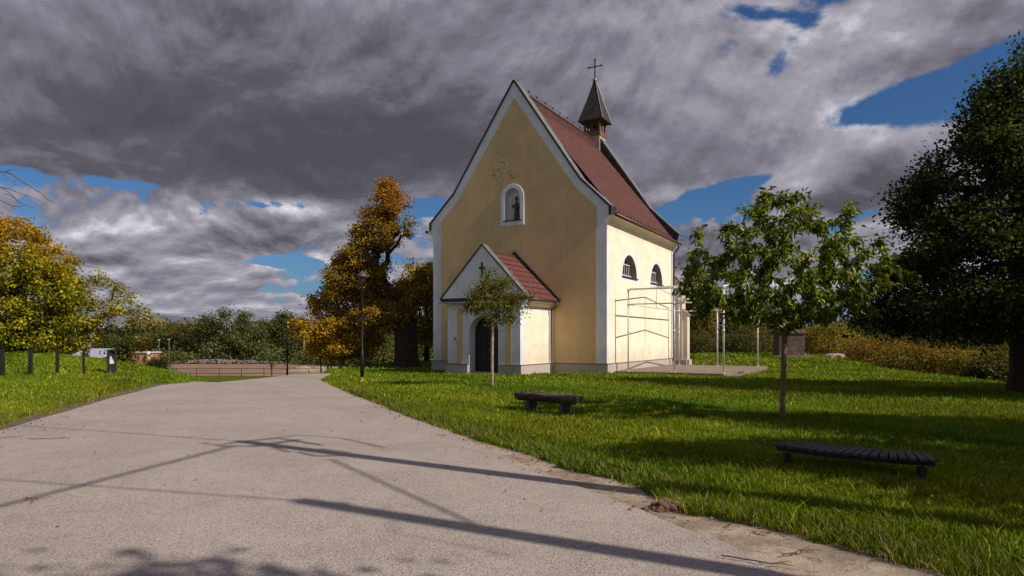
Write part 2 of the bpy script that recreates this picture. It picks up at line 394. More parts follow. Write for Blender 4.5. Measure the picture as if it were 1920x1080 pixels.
def verge_mat():
    m, t, b = newmat('sandy verge'); co = objco(t)
    a = t.noise(co, 1.6, 7, .65, .6); d = t.noise(co, 9, 7, .72, .5); e = t.noise(co, 55, 3, .7)
    c = t.mix(t.mr(a, .35, .65), (.23, .165, .115), (.40, .315, .235))
    c = t.mix(t.m('MULTIPLY', t.mr(d, .52, .66), .75), c, (.12, .065, .038))
    c = t.mix(t.m('MULTIPLY', t.mr(e, .55, .75), .5), c, (.48, .40, .32))
    t.l.new(c, b.inputs['Base Color']); b.inputs['Roughness'].default_value = 1
    bump(t, b, t.m('ADD', d, t.m('MULTIPLY', e, .5)), .9, .03); return m
VERGE = verge_mat(); PATHM = path_mat()
ysr = np.unique(np.concatenate([np.arange(2, 12, .06), np.arange(12, 32, .2)]))
ribbon('path', XL, XRd, ysr, 40, PATHM, .006, .03, .012)
ribbon('verge', lambda y: XRd(y)-.04, lambda y: XG(y)+.28*(1-sm(10, 20, y))+.06, ysr, 14, VERGE, -.004, 0, .03)
ribbon('verge_bank', lambda y: XL(y)-.75, lambda y: XL(y)+.08, ysr, 8, simple('dark verge earth', (.13, .085, .06), 1, 0, .5, 5, 1, .03), -.004, .22, .07)
# brown field across the dip
def field_mat():
    m, t, b = newmat('ploughed field'); co = objco(t); x, y, z = t.sep(co)
    n = t.noise(t.comb(t.m('MULTIPLY', x, .05), t.m('MULTIPLY', y, .35), 0.0), 2.5, 5, .6)
    n2 = t.noise(co, 3, 5, .7)
    c = t.mix(t.mr(n, .35, .65), (.17, .090, .052), (.27, .165, .10))
    c = t.mix(t.m('MULTIPLY', t.mr(n2, .4, .7), .4), c, (.14, .08, .05))
    g = t.mr(t.m('ADD', x, t.m('MULTIPLY', t.m('SUBTRACT', n2, .5), 10)), -27, -16)
    c = t.mix(t.m('MULTIPLY', g, .75), c, (.27, .26, .09))
    t.l.new(c, b.inputs['Base Color']); b.inputs['Roughness'].default_value = 1; bump(t, b, n2, .8, .1); return m
fm = field_mat()
fx = np.linspace(-62, 2, 60); fy = np.linspace(66, 99, 40)
o = grid_obj('field', fx, fy, fm, .03, True)
# ---------------------------------------------------------------- grass
def palette(n, rng, cols, wts):
    idx = rng.choice(len(cols), n, p=np.array(wts)/sum(wts)); c = np.array(cols)[idx]
    return c*np.exp(rng.normal(0, .22, (n, 1)))*np.exp(rng.normal(0, .06, (n, 3)))
C0 = (4.24, 30.5)
def church_local(x, y):
    dx, dy = x-.097, y-32.785
    return dx*.876-dy*.483, dx*.483+dy*.876
def make_grass():
    rng = np.random.default_rng(3); Vs = []; Cs = []; F3 = []; F4 = []; base = 0
    cols = [(.125, .185, .006), (.175, .235, .008), (.075, .125, .006), (.25, .26, .020), (.34, .29, .07)]; wts = [4, 3.2, 3, 1.2, .35]
    for (d0, d1, dens, hh, wd, two) in ((3.8, 7.5, 6500, .050, .0042, True), (7.5, 11, 3800, .050, .0058, True), (11, 16, 1800, .052, .009, False), (16, 24, 700, .055, .015, False),
                                   (24, 36, 240, .065, .028, False), (36, 60, 60, .09, .055, False)):
        area = (d1*d1-d0*d0)*.80; n = int(area*dens)
        y = np.sqrt(rng.uniform(d0*d0, d1*d1, n)); x = rng.uniform(-.80, .80, n)*y
        tuft = wob(x, y, 3.1, 1)*.5+wob(x, y, 7.7, 2)*.5
        edge = .07*wob(x, y, 9, 4)+.05*wob(x, y, 23, 1)
        dg = x-XG(y)-edge; dl = XL(y)-.30-x-edge*3.2
        keep = np.where(y < 45, (dg > 0) | (dl > 0), True)
        patch = sm(-.9, -.2, wob(x, y, 1.1, 3)+.25*rng.normal(0, 1, n))
        keep &= rng.uniform(0, 1, n) < np.clip(.35+.65*patch+.25*tuft, .2, 1)
        lx, lv = church_local(x, y)
        keep &= ~((np.abs(lx) < 4.85) & (lv > -.1) & (lv < 14)) & ~((np.abs(lx-.06) < 2.0) & (lv > -3.2) & (lv < 1)) & ~((lx > 4.6) & (lx < 10.35) & (lv > .5) & (lv < 10))
        keep &= ~((x < -8) & (y > 52)) & ~((x-XCR(y) > 2.5))
        x, y, tuft, dg, dl, patch = (a[keep] for a in (x, y, tuft, dg, dl, patch)); n = len(x)
        z = H(x, y)
        e = np.where(dg > 0, dg, dl); fringe = np.exp(-(e/.45)**2)*(y < 20)
        hgt = hh*np.exp(rng.normal(0, .33, n))*(1+.45*tuft)*(1+1.0*fringe)
        a = rng.uniform(0, 2*math.pi, n); lean = np.abs(rng.normal(.5, .35, n))*hgt
        dx, dy = np.cos(a)*lean, np.sin(a)*lean; b2 = rng.uniform(0, 2*math.pi, n); w = wd*np.exp(rng.normal(0, .25, n))
        sx, sy = np.cos(b2)*w, np.sin(b2)*w
        c = palette(n, rng, cols, wts); c *= (1+.30*wob(x, y, .8, 5)+.15*wob(x, y, 2.9, 8))[:, None]
        c[:, 0] *= 1+.25*wob(x, y, .5, 9)
        dry = (fringe > .3) & (rng.uniform(0, 1, n) < .16); c[dry] = (.26, .19, .08)
        c = np.clip(c, .004, .6)
        if two:
            V = np.stack([np.stack([x-sx, y-sy, z-.01], -1), np.stack([x+sx, y+sy, z-.01], -1),
                          np.stack([x+sx*.75+dx*.4, y+sy*.75+dy*.4, z+hgt*.6], -1), np.stack([x-sx*.75+dx*.4, y-sy*.75+dy*.4, z+hgt*.6], -1),
                          np.stack([x+dx*1.15, y+dy*1.15, z+hgt], -1)], 1)
            i = base+np.arange(n)*5; F4.append(np.stack([i, i+1, i+2, i+3], -1)); F3.append(np.stack([i+3, i+2, i+4], -1))
            Vs.append(V.reshape(-1, 3)); Cs.append(np.repeat(c, 5, 0)); base += n*5
        else:
            V = np.stack([np.stack([x-sx, y-sy, z-.01], -1), np.stack([x+sx, y+sy, z-.01], -1), np.stack([x+dx, y+dy, z+hgt], -1)], 1)
            i = base+np.arange(n)*3; F3.append(np.stack([i, i+1, i+2], -1))
            Vs.append(V.reshape(-1, 3)); Cs.append(np.repeat(c, 3, 0)); base += n*3
    V = np.concatenate(Vs); print('grass verts', len(V))
    o = np_mesh('grass', V, [np.concatenate(F3), np.concatenate(F4)], GRASS, col=np.concatenate(Cs))
    tag(o, 'short green lawn grass with ragged tufts along the path edge', 'grass', kind='stuff')
make_grass()
# ---------------------------------------------------------------- trees
def wood(name, A, B, ra, rb, mat, parent, sides=6):
    A = np.array(A); B = np.array(B); ra = np.array(ra); rb = np.array(rb); d = B-A; L = np.linalg.norm(d, axis=1, keepdims=True)+1e-9; d = d/L
    up = np.where(np.abs(d[:, 2:3]) < .9, np.array([[0, 0, 1.]]), np.array([[1., 0, 0]]))
    u = np.cross(d, up); u /= np.linalg.norm(u, axis=1, keepdims=True); w = np.cross(d, u); n = len(A)
    k = np.arange(sides)*2*math.pi/sides; cs, sn = np.cos(k), np.sin(k)
    ring = u[:, None]*cs[None, :, None]+w[:, None]*sn[None, :, None]
    th = np.arctan2(ring[:, :, 1], ring[:, :, 0]); ring = ring*np.where(ra > .14, 1, 0)[:, None, None]*(1+.09*np.sin(3*th+1)+.07*np.sin(7*th))[:, :, None]+ring*np.where(ra > .14, 0, 1)[:, None, None]
    V = np.concatenate([A[:, None]+ring*ra[:, None, None], (B+d*np.where(rb < .08, rb*.3, .002)[:, None])[:, None]+ring*rb[:, None, None]], 1)
    i0 = (np.arange(n)*2*sides)[:, None]; kk = np.arange(sides); k2 = (kk+1) % sides
    F = np.stack([i0+kk, i0+k2, i0+k2+sides, i0+kk+sides], -1).reshape(-1, 4)
    return np_mesh(name, V.reshape(-1, 3), F, mat, parent, smooth=True)
T4 = np.array([(0, 0, 0), (.5, -.5, .12), (1, 0, -.05), (.5, .5, .12)])
T6 = np.array([(0, 0, 0), (.30, -.42, .10), (.68, -.36, .06), (1, 0, -.18), (.68, .36, .06), (.30, .42, .10)])
def leaves(name, C, D, Nn, ln, wd, col, mat, parent, T=T4):
    D = D/np.linalg.norm(D, axis=1, keepdims=True); sd = np.cross(Nn, D); sd /= np.linalg.norm(sd, axis=1, keepdims=True)+1e-9; nn = np.cross(D, sd)
    k = len(T); V = C[:, None]+D[:, None]*(T[None, :, 0:1]*ln[:, None, None])+sd[:, None]*(T[None, :, 1:2]*wd[:, None, None])+nn[:, None]*(T[None, :, 2:3]*ln[:, None, None])
    F = np.arange(len(C)*k).reshape(-1, k)
    return np_mesh(name, V.reshape(-1, 3), F, mat, parent, col=np.repeat(col, k, 0))
def profile_targets(prof, n, rng, shell=.55, lump=.22, bias=(0, 0), ph=0.0):
    z = np.array([p[0] for p in prof]); r = np.array([p[1] for p in prof]); zz = np.linspace(z[0], z[-1], 200); rr = np.interp(zz, z, r)
    cdf = np.cumsum(rr**1.3+.02); cdf /= cdf[-1]; out = []
    tries = 0
    while len(out) < n and tries < n*40:
        tries += 1
        h = np.interp(rng.uniform(), cdf, zz); R0 = np.interp(h, z, r); a = rng.uniform(0, 2*math.pi)
        lm = 1+lump*(math.sin(3*a+h*1.7+ph)+.7*math.sin(5*a-h*2.9+ph*2))
        q = shell+(1-shell)*rng.uniform() if rng.uniform() < .75 else rng.uniform(.15, 1)
        p = np.array([math.cos(a)*R0*q*lm+bias[0]*(h-z[0])/(z[-1]-z[0]), math.sin(a)*R0*q*lm+bias[1]*(h-z[0])/(z[-1]-z[0]), h+rng.normal(0, .08)])
        out.append(p)
    return np.array(out)
def grow(targets, trunk, rng, step=.5, wig=.10, zpen=.8, sag=.12):
    """trunk: list of points; each target is joined to the nearest, lower part of the skeleton"""
    N = [np.array(p, float) for p in trunk]; par = [-1]+list(range(len(trunk)-1)); tip = []; arr = np.zeros((200000, 3)); arr[:len(N)] = N; cnt = len(N)
    tt = np.array(trunk[-1]); order = np.argsort(np.linalg.norm(targets-tt, axis=1)); dep = np.zeros(200000); 
    for i in range(1, cnt): dep[i] = dep[i-1]+.02
    s0 = max(1, len(trunk)//2)
    paths = {}
    for ti in order:
        t = targets[ti]; nd = arr[s0:cnt]; dv = t-nd; dist = np.linalg.norm(dv, axis=1)
        cost = dist*(1+zpen*np.clip(-dv[:, 2]/(dist+1e-6)+.25, 0, 1.3))
        j = int(np.argmin(cost))+s0; a = arr[j].copy(); L = np.linalg.norm(t-a); K = max(1, int(round(L/step))); prev = j; pth = []
        for k in range(1, K+1):
            u = k/K; p = a*(1-u)+t*u; p[2] += sag*L*math.sin(math.pi*u)*.8
            if k < K: p = p+rng.normal(0, wig*step*1.2, 3)
            arr[cnt] = p; par.append(prev); pth.append(cnt); prev = cnt; cnt += 1
        tip.append(prev); paths[ti] = (j, pth)
    return arr[:cnt].copy(), np.array(par), tip, paths
def radii(par, tips, n, r_tip, r_base, ex=.5):
    w = np.zeros(n); w[tips] += 1
    for i in range(n-1, 0, -1): w[par[i]] += w[i]
    w = np.maximum(w, 1); m = w.max(); r = r_tip+(r_base-r_tip)*((w-1)/max(1, m-1))**ex
    return r
def tree(name, label, cat, loc, prof, nt, nleaf, ln, wd, cols, wts, tr, trunk, seed=0, cl=.4, mat=None, bark=None, group=None, step=.5, zpen=.8, T=T4, droop=.3,
         along=0.0, hgrad=None, bias=(0, 0), targets=None, extra=None, shell=.55, lump=.22, tip_r=.008, sides=6, sag=.12, flare=1.5, parts=('trunk', 'crown'), flat=1.0, upn=.8, rex=.5):
    rng = np.random.default_rng(seed); random.seed(seed)
    root = thing(name, label, cat, loc, 0, group)
    tg = profile_targets(prof, nt, rng, shell, lump, bias, seed*1.3) if targets is None else targets
    tk = [np.array(p, float) for p in trunk]
    fine = []
    for a, b in zip(tk[:-1], tk[1:]):
        K = max(1, int(np.linalg.norm(b-a)/step)); fine += [a*(1-i/K)+b*i/K for i in range(K)]
    fine.append(tk[-1])
    ex = [] if extra is None else list(extra)
    nodes, par, tips, paths = grow(np.concatenate([tg, np.array(ex)]) if len(ex) else tg, fine, rng, step, zpen=zpen, sag=sag)
    r = radii(par, tips, len(nodes), tip_r, tr, rex)
    r[:len(fine)] = np.maximum(r[:len(fine)], np.linspace(tr, tr*.5, len(fine)))
    ra = r[par[1:]].copy(); rb = r[1:].copy()
    jmp = np.arange(1, len(nodes)) >= len(fine); ra[jmp] = np.minimum(ra[jmp], rb[jmp]*1.35)
    if len(fine) > 1: ra[0] *= flare
    A = nodes[par[1:]].copy(); A[0, 2] -= .15
    wood(parts[0], A, nodes[1:], ra, rb, bark or BARK, root, sides)
    if nleaf:
        idx = rng.integers(0, len(tg), nleaf); c = tg[idx]+rng.normal(0, 1, (nleaf, 3))*np.array([cl, cl, cl*.7*flat])
        if along > 0:
            segs = [(nodes[a], nodes[b]) for ti, (j, pt) in paths.items() for a, b in zip([j]+pt[:-1], pt) if b >= len(fine)]
            SA = np.array([s[0] for s in segs]); SB = np.array([s[1] for s in segs]); m = rng.uniform(0, 1, nleaf) < along
            k = rng.integers(0, len(segs), m.sum()); u = rng.uniform(0, 1, (m.sum(), 1)); c[m] = SA[k]*(1-u)+SB[k]*u+rng.normal(0, ln*.3, (m.sum(), 3))
        out = c-np.array([tk[-1][0], tk[-1][1], c[:, 2].mean()]); out /= np.linalg.norm(out, axis=1, keepdims=True)+1e-6
        D = rng.normal(0, .6, (nleaf, 3))+out*.6; D[:, 2] -= droop
        Nn = rng.normal(0, .7, (nleaf, 3)); Nn[:, 2] += upn
        col = palette(nleaf, rng, cols, wts)
        cj = np.exp(rng.normal(0, .16, (len(tg), 1))); col *= cj[idx]
        if hgrad:
            z0, z1, hc = hgrad; f = (sm(z0, z1, c[:, 2]+rng.normal(0, .5, nleaf)+.5*wob(c[:, 0], c[:, 1], 1.5, seed))[:, None])
            hcv = np.array(hc)*np.exp(rng.normal(0, .25, (nleaf, 1))); col = col*(1-f)+hcv*f
        leaves(parts[1], c, D, Nn, ln*np.exp(rng.normal(0, .22, nleaf)), wd*np.exp(rng.normal(0, .22, nleaf)), np.clip(col, .003, .8), mat or LEAF, root, T)
    return root
def at(px, D, z=None):
    x = (px-960)/1280*D; return (x, D, h1(x, D) if z is None else z)
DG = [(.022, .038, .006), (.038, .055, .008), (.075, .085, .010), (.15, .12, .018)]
# big dark tree at the right edge
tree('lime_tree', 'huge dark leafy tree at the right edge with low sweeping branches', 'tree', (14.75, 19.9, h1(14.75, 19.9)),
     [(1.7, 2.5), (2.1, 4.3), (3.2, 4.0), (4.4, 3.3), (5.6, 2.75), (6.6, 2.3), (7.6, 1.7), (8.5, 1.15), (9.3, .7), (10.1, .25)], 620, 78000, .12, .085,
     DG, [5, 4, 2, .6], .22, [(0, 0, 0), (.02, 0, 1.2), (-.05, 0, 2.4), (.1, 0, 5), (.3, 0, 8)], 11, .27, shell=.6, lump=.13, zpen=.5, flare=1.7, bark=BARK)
# young cherry on the lawn
cx, cy = 5.26, 13.3
rng = np.random.default_rng(22); ct = []
for z_, r_, n_ in ((2.0, 1.70, 16), (2.35, 2.08, 19), (2.80, 2.05, 16), (3.22, 1.75, 12), (3.68, 1.25, 8), (4.02, .75, 5), (4.28, .35, 3), (4.5, .05, 1)):
    for k_ in range(n_):
        a_ = 2*math.pi*(k_+rng.uniform(-.3, .3))/n_+z_*2.3; q_ = r_*rng.uniform(.80, 1.04)
        ct.append((math.cos(a_)*q_, math.sin(a_)*q_, z_+.16*q_+rng.normal(-.08, .07)))
        if r_ > .9: q_ *= rng.uniform(.45, .7); ct.append((math.cos(a_+.2)*q_, math.sin(a_+.2)*q_, z_+rng.normal(.02, .05)))
tree('cherry_tree', 'young spreading tree with drooping glossy leaves, rising between slatted bench and terrace', 'tree', (cx, cy, h1(cx, cy)), None, 0, 14500, .125, .048,
     [(.085, .125, .008), (.13, .175, .010), (.19, .22, .015), (.22, .21, .02)], [4, 4, 2.6, 1.1], .052, [(0, 0, 0), (.03, 0, .9), (.05, 0, 1.72)], 21, .075, targets=np.array(ct),
     mat=GLEAF, bark=BARKY, step=.2, T=T6, droop=.75, along=.70, tip_r=.004, zpen=.25, sag=.16, flare=1.15, upn=1.1, rex=.6)
# small tree before the porch
cx, cy = -.64, 22.0
tree('ornamental_tree', 'small slim round-headed tree standing before the porch door', 'tree', (cx, cy, h1(cx, cy)),
     [(2.05, .15), (2.25, .65), (2.5, 1.05), (2.8, 1.08), (3.05, .85), (3.3, .58), (3.55, .32), (3.7, .1)], 66, 6800, .075, .043,
     [(.12, .12, .020), (.15, .155, .022), (.09, .09, .018), (.20, .11, .04)], [3, 3, 3, 1.3], .055, [(0, 0, 0), (.0, 0, 1.2), (.02, 0, 2.2), (.02, 0, 2.8)], 31, .15,
     bark=BARKP, step=.2, along=.3, tip_r=.004, shell=.4, lump=.25, zpen=.3, bias=(.12, 0), flare=1.1)
# left yellow-green maple behind the bollards
x, y, z = at(30, 34)
tree('maple_tree', 'bushy maple turning yellow and orange behind the bollards on the bank', 'tree', (x, y, z),
     [(.2, 1.5), (.7, 2.8), (1.6, 3.3), (2.9, 3.1), (4.0, 2.6), (5.0, 1.9), (5.8, 1.2), (6.5, .4)], 360, 48000, .135, .105,
     [(.16, .19, .010), (.31, .27, .012), (.42, .31, .012), (.07, .095, .008)], [3, 3, 2, 2], .20, [(0, 0, 0), (0, 0, 1.2), (0, 0, 3.5)], 41, .23, hgrad=(3.4, 6.4, (.42, .24, .018)), lump=.24, shell=.6, zpen=.4)
# thin leaning tree beside it
x, y, z = at(158, 37)
tg = np.array([(x_, y_, z_) for x_, y_, z_ in [(-.3, 0, 3.2), (-.5, .5, 3.8), (0, -.3, 4.1), (.4, .3, 4.2), (.8, 0, 4.3), (1.1, -.4, 4.0), (1.5, .3, 3.9), (1.9, 0, 3.7), (2.2, .4, 3.4), (2.6, -.3, 3.0), (2.9, .2, 2.6),
     (3.3, 0, 2.2), (3.7, .2, 2.05), (4.1, -.1, 1.95), (1.2, .5, 3.2), (.6, -.5, 3.3), (1.8, -.5, 2.9), (.2, .4, 2.8), (-.5, -.3, 2.5), (1.4, 0, 2.4), (2.2, .4, 2.4), (-.8, 0, 3.4), (3.0, -.4, 2.0), (2.4, 0, 1.9), (.9, .6, 2.3), (3.6, .1, 1.75)]])
tree('acacia_tree', 'sparse leaning tree with bare twigs and one long limb reaching over the low building', 'tree', (x, y, z), None, 0, 2600, .16, .09,
     [(.30, .25, .05), (.20, .20, .02), (.38, .30, .10), (.14, .17, .015)], [3, 2, 2, 1.6], .16, [(0, 0, 0), (.35, 0, 1.1), (.6, 0, 1.9)], 43, .25, targets=tg, bark=BARKP, tip_r=.014, step=.3, zpen=.3,
     extra=[(-.5, 0, 5.0), (-1.0, .2, 4.5), (.1, 0, 5.0), (.8, .2, 4.9), (4.5, 0, 2.0), (-.8, .3, 4.9), (2.6, .3, 3.9), (3.1, .3, 3.1)])
# bare branches reaching in at the left edge
bx, by = -10.4, 10.0; rng = np.random.default_rng(8)
bt = tree('bare_tree', 'leafless tree whose thin twigs reach in at the left edge', 'tree', (bx, by, h1(bx, by)), None, 0, 0, .1, .1, DG, [1, 1, 1, 1], .09,
     [(0, 0, 0), (0, 0, 2), (.2, 0, 3.2)], 47, targets=np.array([(rng.uniform(-2, 1.2), rng.uniform(-2, 2), rng.uniform(2.8, 5.5)) for _ in range(50)]+[((q-960)/1280*10-bx, 0, 1.6+(636-w)/1280*10) for q, w in ((-75, 312), (-75, 335), (-75, 362))]), bark=BARK, tip_r=.008, step=.3, sag=.06, zpen=.1, rex=.8)
m = MB()
for pl, r0 in (([(-75, 312), (-20, 320), (8, 322), (25, 328), (42, 340), (58, 350), (75, 362), (90, 374), (106, 381)], .011), ([(10, 322), (20, 321), (35, 318), (51, 324)], .006), ([(18, 321), (21, 314), (23, 306)], .004), ([(5, 323), (12, 335), (24, 341), (35, 350)], .006),
               ([(-75, 335), (-20, 345), (0, 350), (12, 357), (22, 366), (30, 375), (40, 385)], .010), ([(0, 351), (18, 354), (34, 361), (52, 367), (70, 374), (91, 384)], .007), ([(45, 365), (50, 373), (54, 378)], .003), ([(-40, 325), (-8, 330), (4, 338), (10, 341)], .005), ([(26, 370), (34, 380), (31, 384)], .003),
               ([(-75, 362), (-20, 370), (0, 375), (20, 385), (36, 388), (46, 392), (56, 398)], .009), ([(4, 362), (22, 368), (40, 380), (56, 386), (66, 395), (70, 396)], .006), ([(36, 388), (48, 384), (60, 388), (68, 394)], .004), ([(15, 383), (24, 390), (32, 395)], .004), ([(-30, 385), (-5, 392), (8, 401)], .004), ([(60, 352), (68, 358), (76, 366)], .003), ([(24, 340), (30, 336), (36, 337)], .003)):
    P3 = [((q-960)/1280*10-bx, rng.uniform(-.04, .04), 1.6+(636-w)/1280*10-h1(bx, by)) for q, w in pl]; m.tube(P3, [r0*(1-.75*i/(len(P3)-1)) for i in range(len(P3))], 5)
m.build('branch', TWIG, bt)
# autumn trees left of the church
OR = [(.46, .26, .014), (.34, .17, .012), (.56, .36, .018), (.19, .17, .014)]
x, y, z = at(634, 40)
tree('autumn_tree', 'round orange and yellow tree beside the lamp post, trunk leaning', 'tree', (x, y, z),
     [(1.5, 1.2), (2.1, 2.3), (3.2, 2.5), (4.4, 2.1), (5.6, 1.5), (6.8, .9), (7.6, .3)], 260, 32000, .130, .095,
     OR, [3, 3, 1.6, 2], .15, [(0, 0, 0), (.25, 0, 1.2), (.1, 0, 2.6), (0, 0, 4.5)], 51, .23, bark=BARKP, hgrad=(4.2, 6.5, (.33, .19, .014)), bias=(.9, 0), lump=.26)
x, y, z = at(760, 38.5)
rng = np.random.default_rng(9)
tg = []
for c0, s0, n in (((-2.1, 0, 5.2), (1.3, 1.3, 1.2), 80), ((-1.6, 0, 7.6), (1.15, 1.0, 1.3), 90), ((-.9, 0, 9.3), (.75, .8, .9), 50), ((.2, .4, 4.1), (1.9, 1.4, .9), 110), ((-1.2, -.3, 3.0), (1.7, 1.3, .7), 80),
                 ((1.4, .6, 5.2), (.8, .9, .9), 40), ((-1.0, 0, 10.1), (.4, .4, .5), 16), ((-3.1, 0, 6.3), (.8, .9, .8), 34), ((-3.6, 0, 4.9), (1.0, 1, 1.0), 34), ((-2.6, .3, 7.3), (.7, .7, .6), 20), ((.05, 0, 8.2), (.3, .3, 1.2), 9)):
    for _ in range(n):
        v = rng.normal(0, 1, 3); v /= np.linalg.norm(v); tg.append(np.array(c0)+v*np.array(s0)*rng.uniform(.5, 1.1))
tree('old_lime_tree', 'old tree with massive dark trunk and tall rust-brown crown left of the church', 'tree', (x, y, z), None, 0, 40000, .125, .085,
     [(.36, .215, .016), (.26, .15, .014), (.45, .29, .02), (.13, .115, .014)], [3, 3, 1.5, 2.4], .62, [(0, 0, 0), (0, 0, 1.3), (-.05, 0, 2.8), (-.15, 0, 3.6)], 53, .19, targets=np.array(tg), zpen=.9, tip_r=.014, flare=1.35, sides=9,
     hgrad=(7.5, 9.5, (.36, .17, .018)))
x, y, z = at(800, 47)
tree('autumn_tree', 'yellow-brown tree partly hidden behind the left wall of the church', 'tree', (x, y, z),
     [(1.5, 1.5), (2.6, 2.4), (4.2, 2.5), (5.6, 1.8), (6.6, 1.0), (7.0, .3)], 150, 14000, .18, .13, [(.34, .24, .02), (.40, .31, .02), (.20, .17, .015)], [2, 1.5, 2], .2, [(0, 0, 0), (0, 0, 2), (0, 0, 4)], 57, .3)
# ---------------------------------------------------------------- church
church = thing('church', 'cream and white village church with steep red roof and wooden bell turret', 'church', (.097, 32.785, 0), math.atan2(-.483, .876))
W2 = 4.73; L2 = 10.6
def FX(a, b, d): return (a, d, b)             # facade plane: a = x, b = z, d = depth
def SX(a, b, d): return (d, a, b)             # side plane: a = depth, b = z, d = x
def arc(cx, cz, rx, rz, a0, a1, n):
    return [(cx+rx*math.cos(R(a0+(a1-a0)*i/n)), cz+rz*math.sin(R(a0+(a1-a0)*i/n))) for i in range(n+1)]
def arch(cx, z0, zs, hw, n=16): return [(cx-hw, z0)]+[(cx+hw, z0)]+arc(cx, zs, hw, hw, 0, 180, n)
GAB = [(-W2, -.3), (W2, -.3), (W2, 6.9), (4.88, 7.12), (4.88, 7.52), (3.42, 8.93), (0, 14.02), (-3.42, 8.93), (-4.88, 7.52), (-4.88, 7.12), (-W2, 6.9)]
NX, NZ0, NZS, NHW = -.09, 7.30, 8.42, .43
niche = arch(NX, NZ0, NZS, NHW)
m = MB()
m.slab(GAB, [niche], FX, 0, .34); m.slab(GAB, [], FX, .34, .62)
m.slab(GAB, [], FX, 10.0, 10.6)
win = [arch(c, 4.60, 4.62, 1.07, 18) for c in (3.1, 7.5)]
sidep = [(.62, -.3), (10.0, -.3), (10.0, 7.0), (.62, 7.0)]
m.slab(sidep, win, SX, W2-.42, W2); m.slab(sidep, [], SX, W2-.5, W2-.42)
m.slab(sidep, [], SX, -W2, -W2+.42)
m.build('wall', WHT, church)
# painted fields
m = MB(); m.slab([(-4.22, .5), (4.24, .5), (4.24, 7.57), (3.14, 8.63), (0, 13.2), (-3.14, 8.63), (-4.24, 7.57)],
                 [arch(NX, NZ0-.26, NZS, NHW+.23)], FX, -.006, .01)
m.build('painted_panel', YEL, church)
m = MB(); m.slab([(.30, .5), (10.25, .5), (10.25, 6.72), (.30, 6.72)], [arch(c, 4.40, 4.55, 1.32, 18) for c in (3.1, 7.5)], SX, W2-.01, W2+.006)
m.build('painted_panel', YEL_LIT, church)
# plinth
m = MB(); m.box(-W2-.07, W2+.07, -.07, .3, -.4, .48); m.box(W2-.1, W2+.072, .3, 10.67, -.4, .48); m.box(-W2-.07, -W2+.1, .3, 10.67, -.4, .48)
m.build('plinth', PLN, church, bevel=.012)
m = MB(); m.box(-W2-.09, -2.12, -.09, 0, .483, .515); m.build('plinth_cap', CONC, church)
m = MB(); m.slab([(2.12, -.09), (W2+.09, -.09), (W2+.09, 10.68), (W2, 10.68), (W2, 0), (2.12, 0)], [], lambda a, b, d: (a, b, d), .483, .515); m.build('plinth_cap', CONC, church)
# niche
m = MB(); o_ = arch(NX, NZ0-.24, NZS, NHW+.21); m.slab(o_, [arch(NX, NZ0, NZS, NHW)], FX, -.045, .02)
m.build('niche_surround', WHT, church, bevel=.01)
m = MB(); m.box(NX-NHW-.06, NX+NHW+.10, -.09, .30, NZ0-.03, NZ0+.015); m.build('niche_sill', DMET, church)
# cornice under the eaves, both sides
for s in (1, -1):
    m = MB(); pr = [(4.735, 6.55), (4.76, 6.75), (4.84, 6.93), (5.0, 7.05), (5.1, 7.08), (5.1, 7.14), (4.735, 7.14)]
    m.slab([(s*a, b) for a, b in pr], [], FX, .02, 10.6); m.build('cornice', YEL_LIT, church)
# roof: courses of small metal tiles, stepped
def roof_mat(name, base, sx, sz, tint=.3):
    mm, t, b = newmat(name); co = objco(t); x, y, z = t.sep(co)
    br = t.new('ShaderNodeTexBrick'); t.put(br.inputs['Vector'], t.comb(y, z, 0.0)); br.offset = .5
    br.inputs['Color1'].default_value = (*[v*.80 for v in base], 1); br.inputs['Color2'].default_value = (*[v*1.2 for v in base], 1); br.inputs['Mortar'].default_value = (*[v*.35 for v in base], 1)
    br.inputs['Scale'].default_value = 1; br.inputs['Brick Width'].default_value = sx; br.inputs['Row Height'].default_value = sz; br.inputs['Mortar Size'].default_value = .012; br.inputs['Mortar Smooth'].default_value = .3
    n = t.noise(co, .8, 6, .6); n2 = t.noise(co, 7, 5, .65)
    c = t.mix(t.m('MULTIPLY', t.mr(n, .35, .7), tint), br.outputs[0], tuple(v*.45 for v in base))
    c = t.mix(t.m('MULTIPLY', t.mr(n2, .5, .75), .3), c, (.30, .20, .16))
    t.l.new(c, b.inputs['Base Color']); b.inputs['Roughness'].default_value = .8; b.inputs['Specular IOR Level'].default_value = .25
    bump(t, b, br.outputs['Fac'], -.4, .01); return mm
RED = roof_mat('red tile roof', (.095, .029, .022), .24, .20)
RED2 = roof_mat('red wave tile roof', (.125, .040, .032), 9.0, 9.0)
def resample(pl, d):
    out = [pl[0]]; 
    for a, b in zip(pl[:-1], pl[1:]):
        L = math.hypot(b[0]-a[0], b[1]-a[1]); k = max(1, round(L/d)); out += [(a[0]+(b[0]-a[0])*i/k, a[1]+(b[1]-a[1])*i/k) for i in range(1, k+1)]
    return out
main = resample([(0, 13.72), (3.38, 8.70), (4.3, 7.82), (5.14, 7.20)], .26)
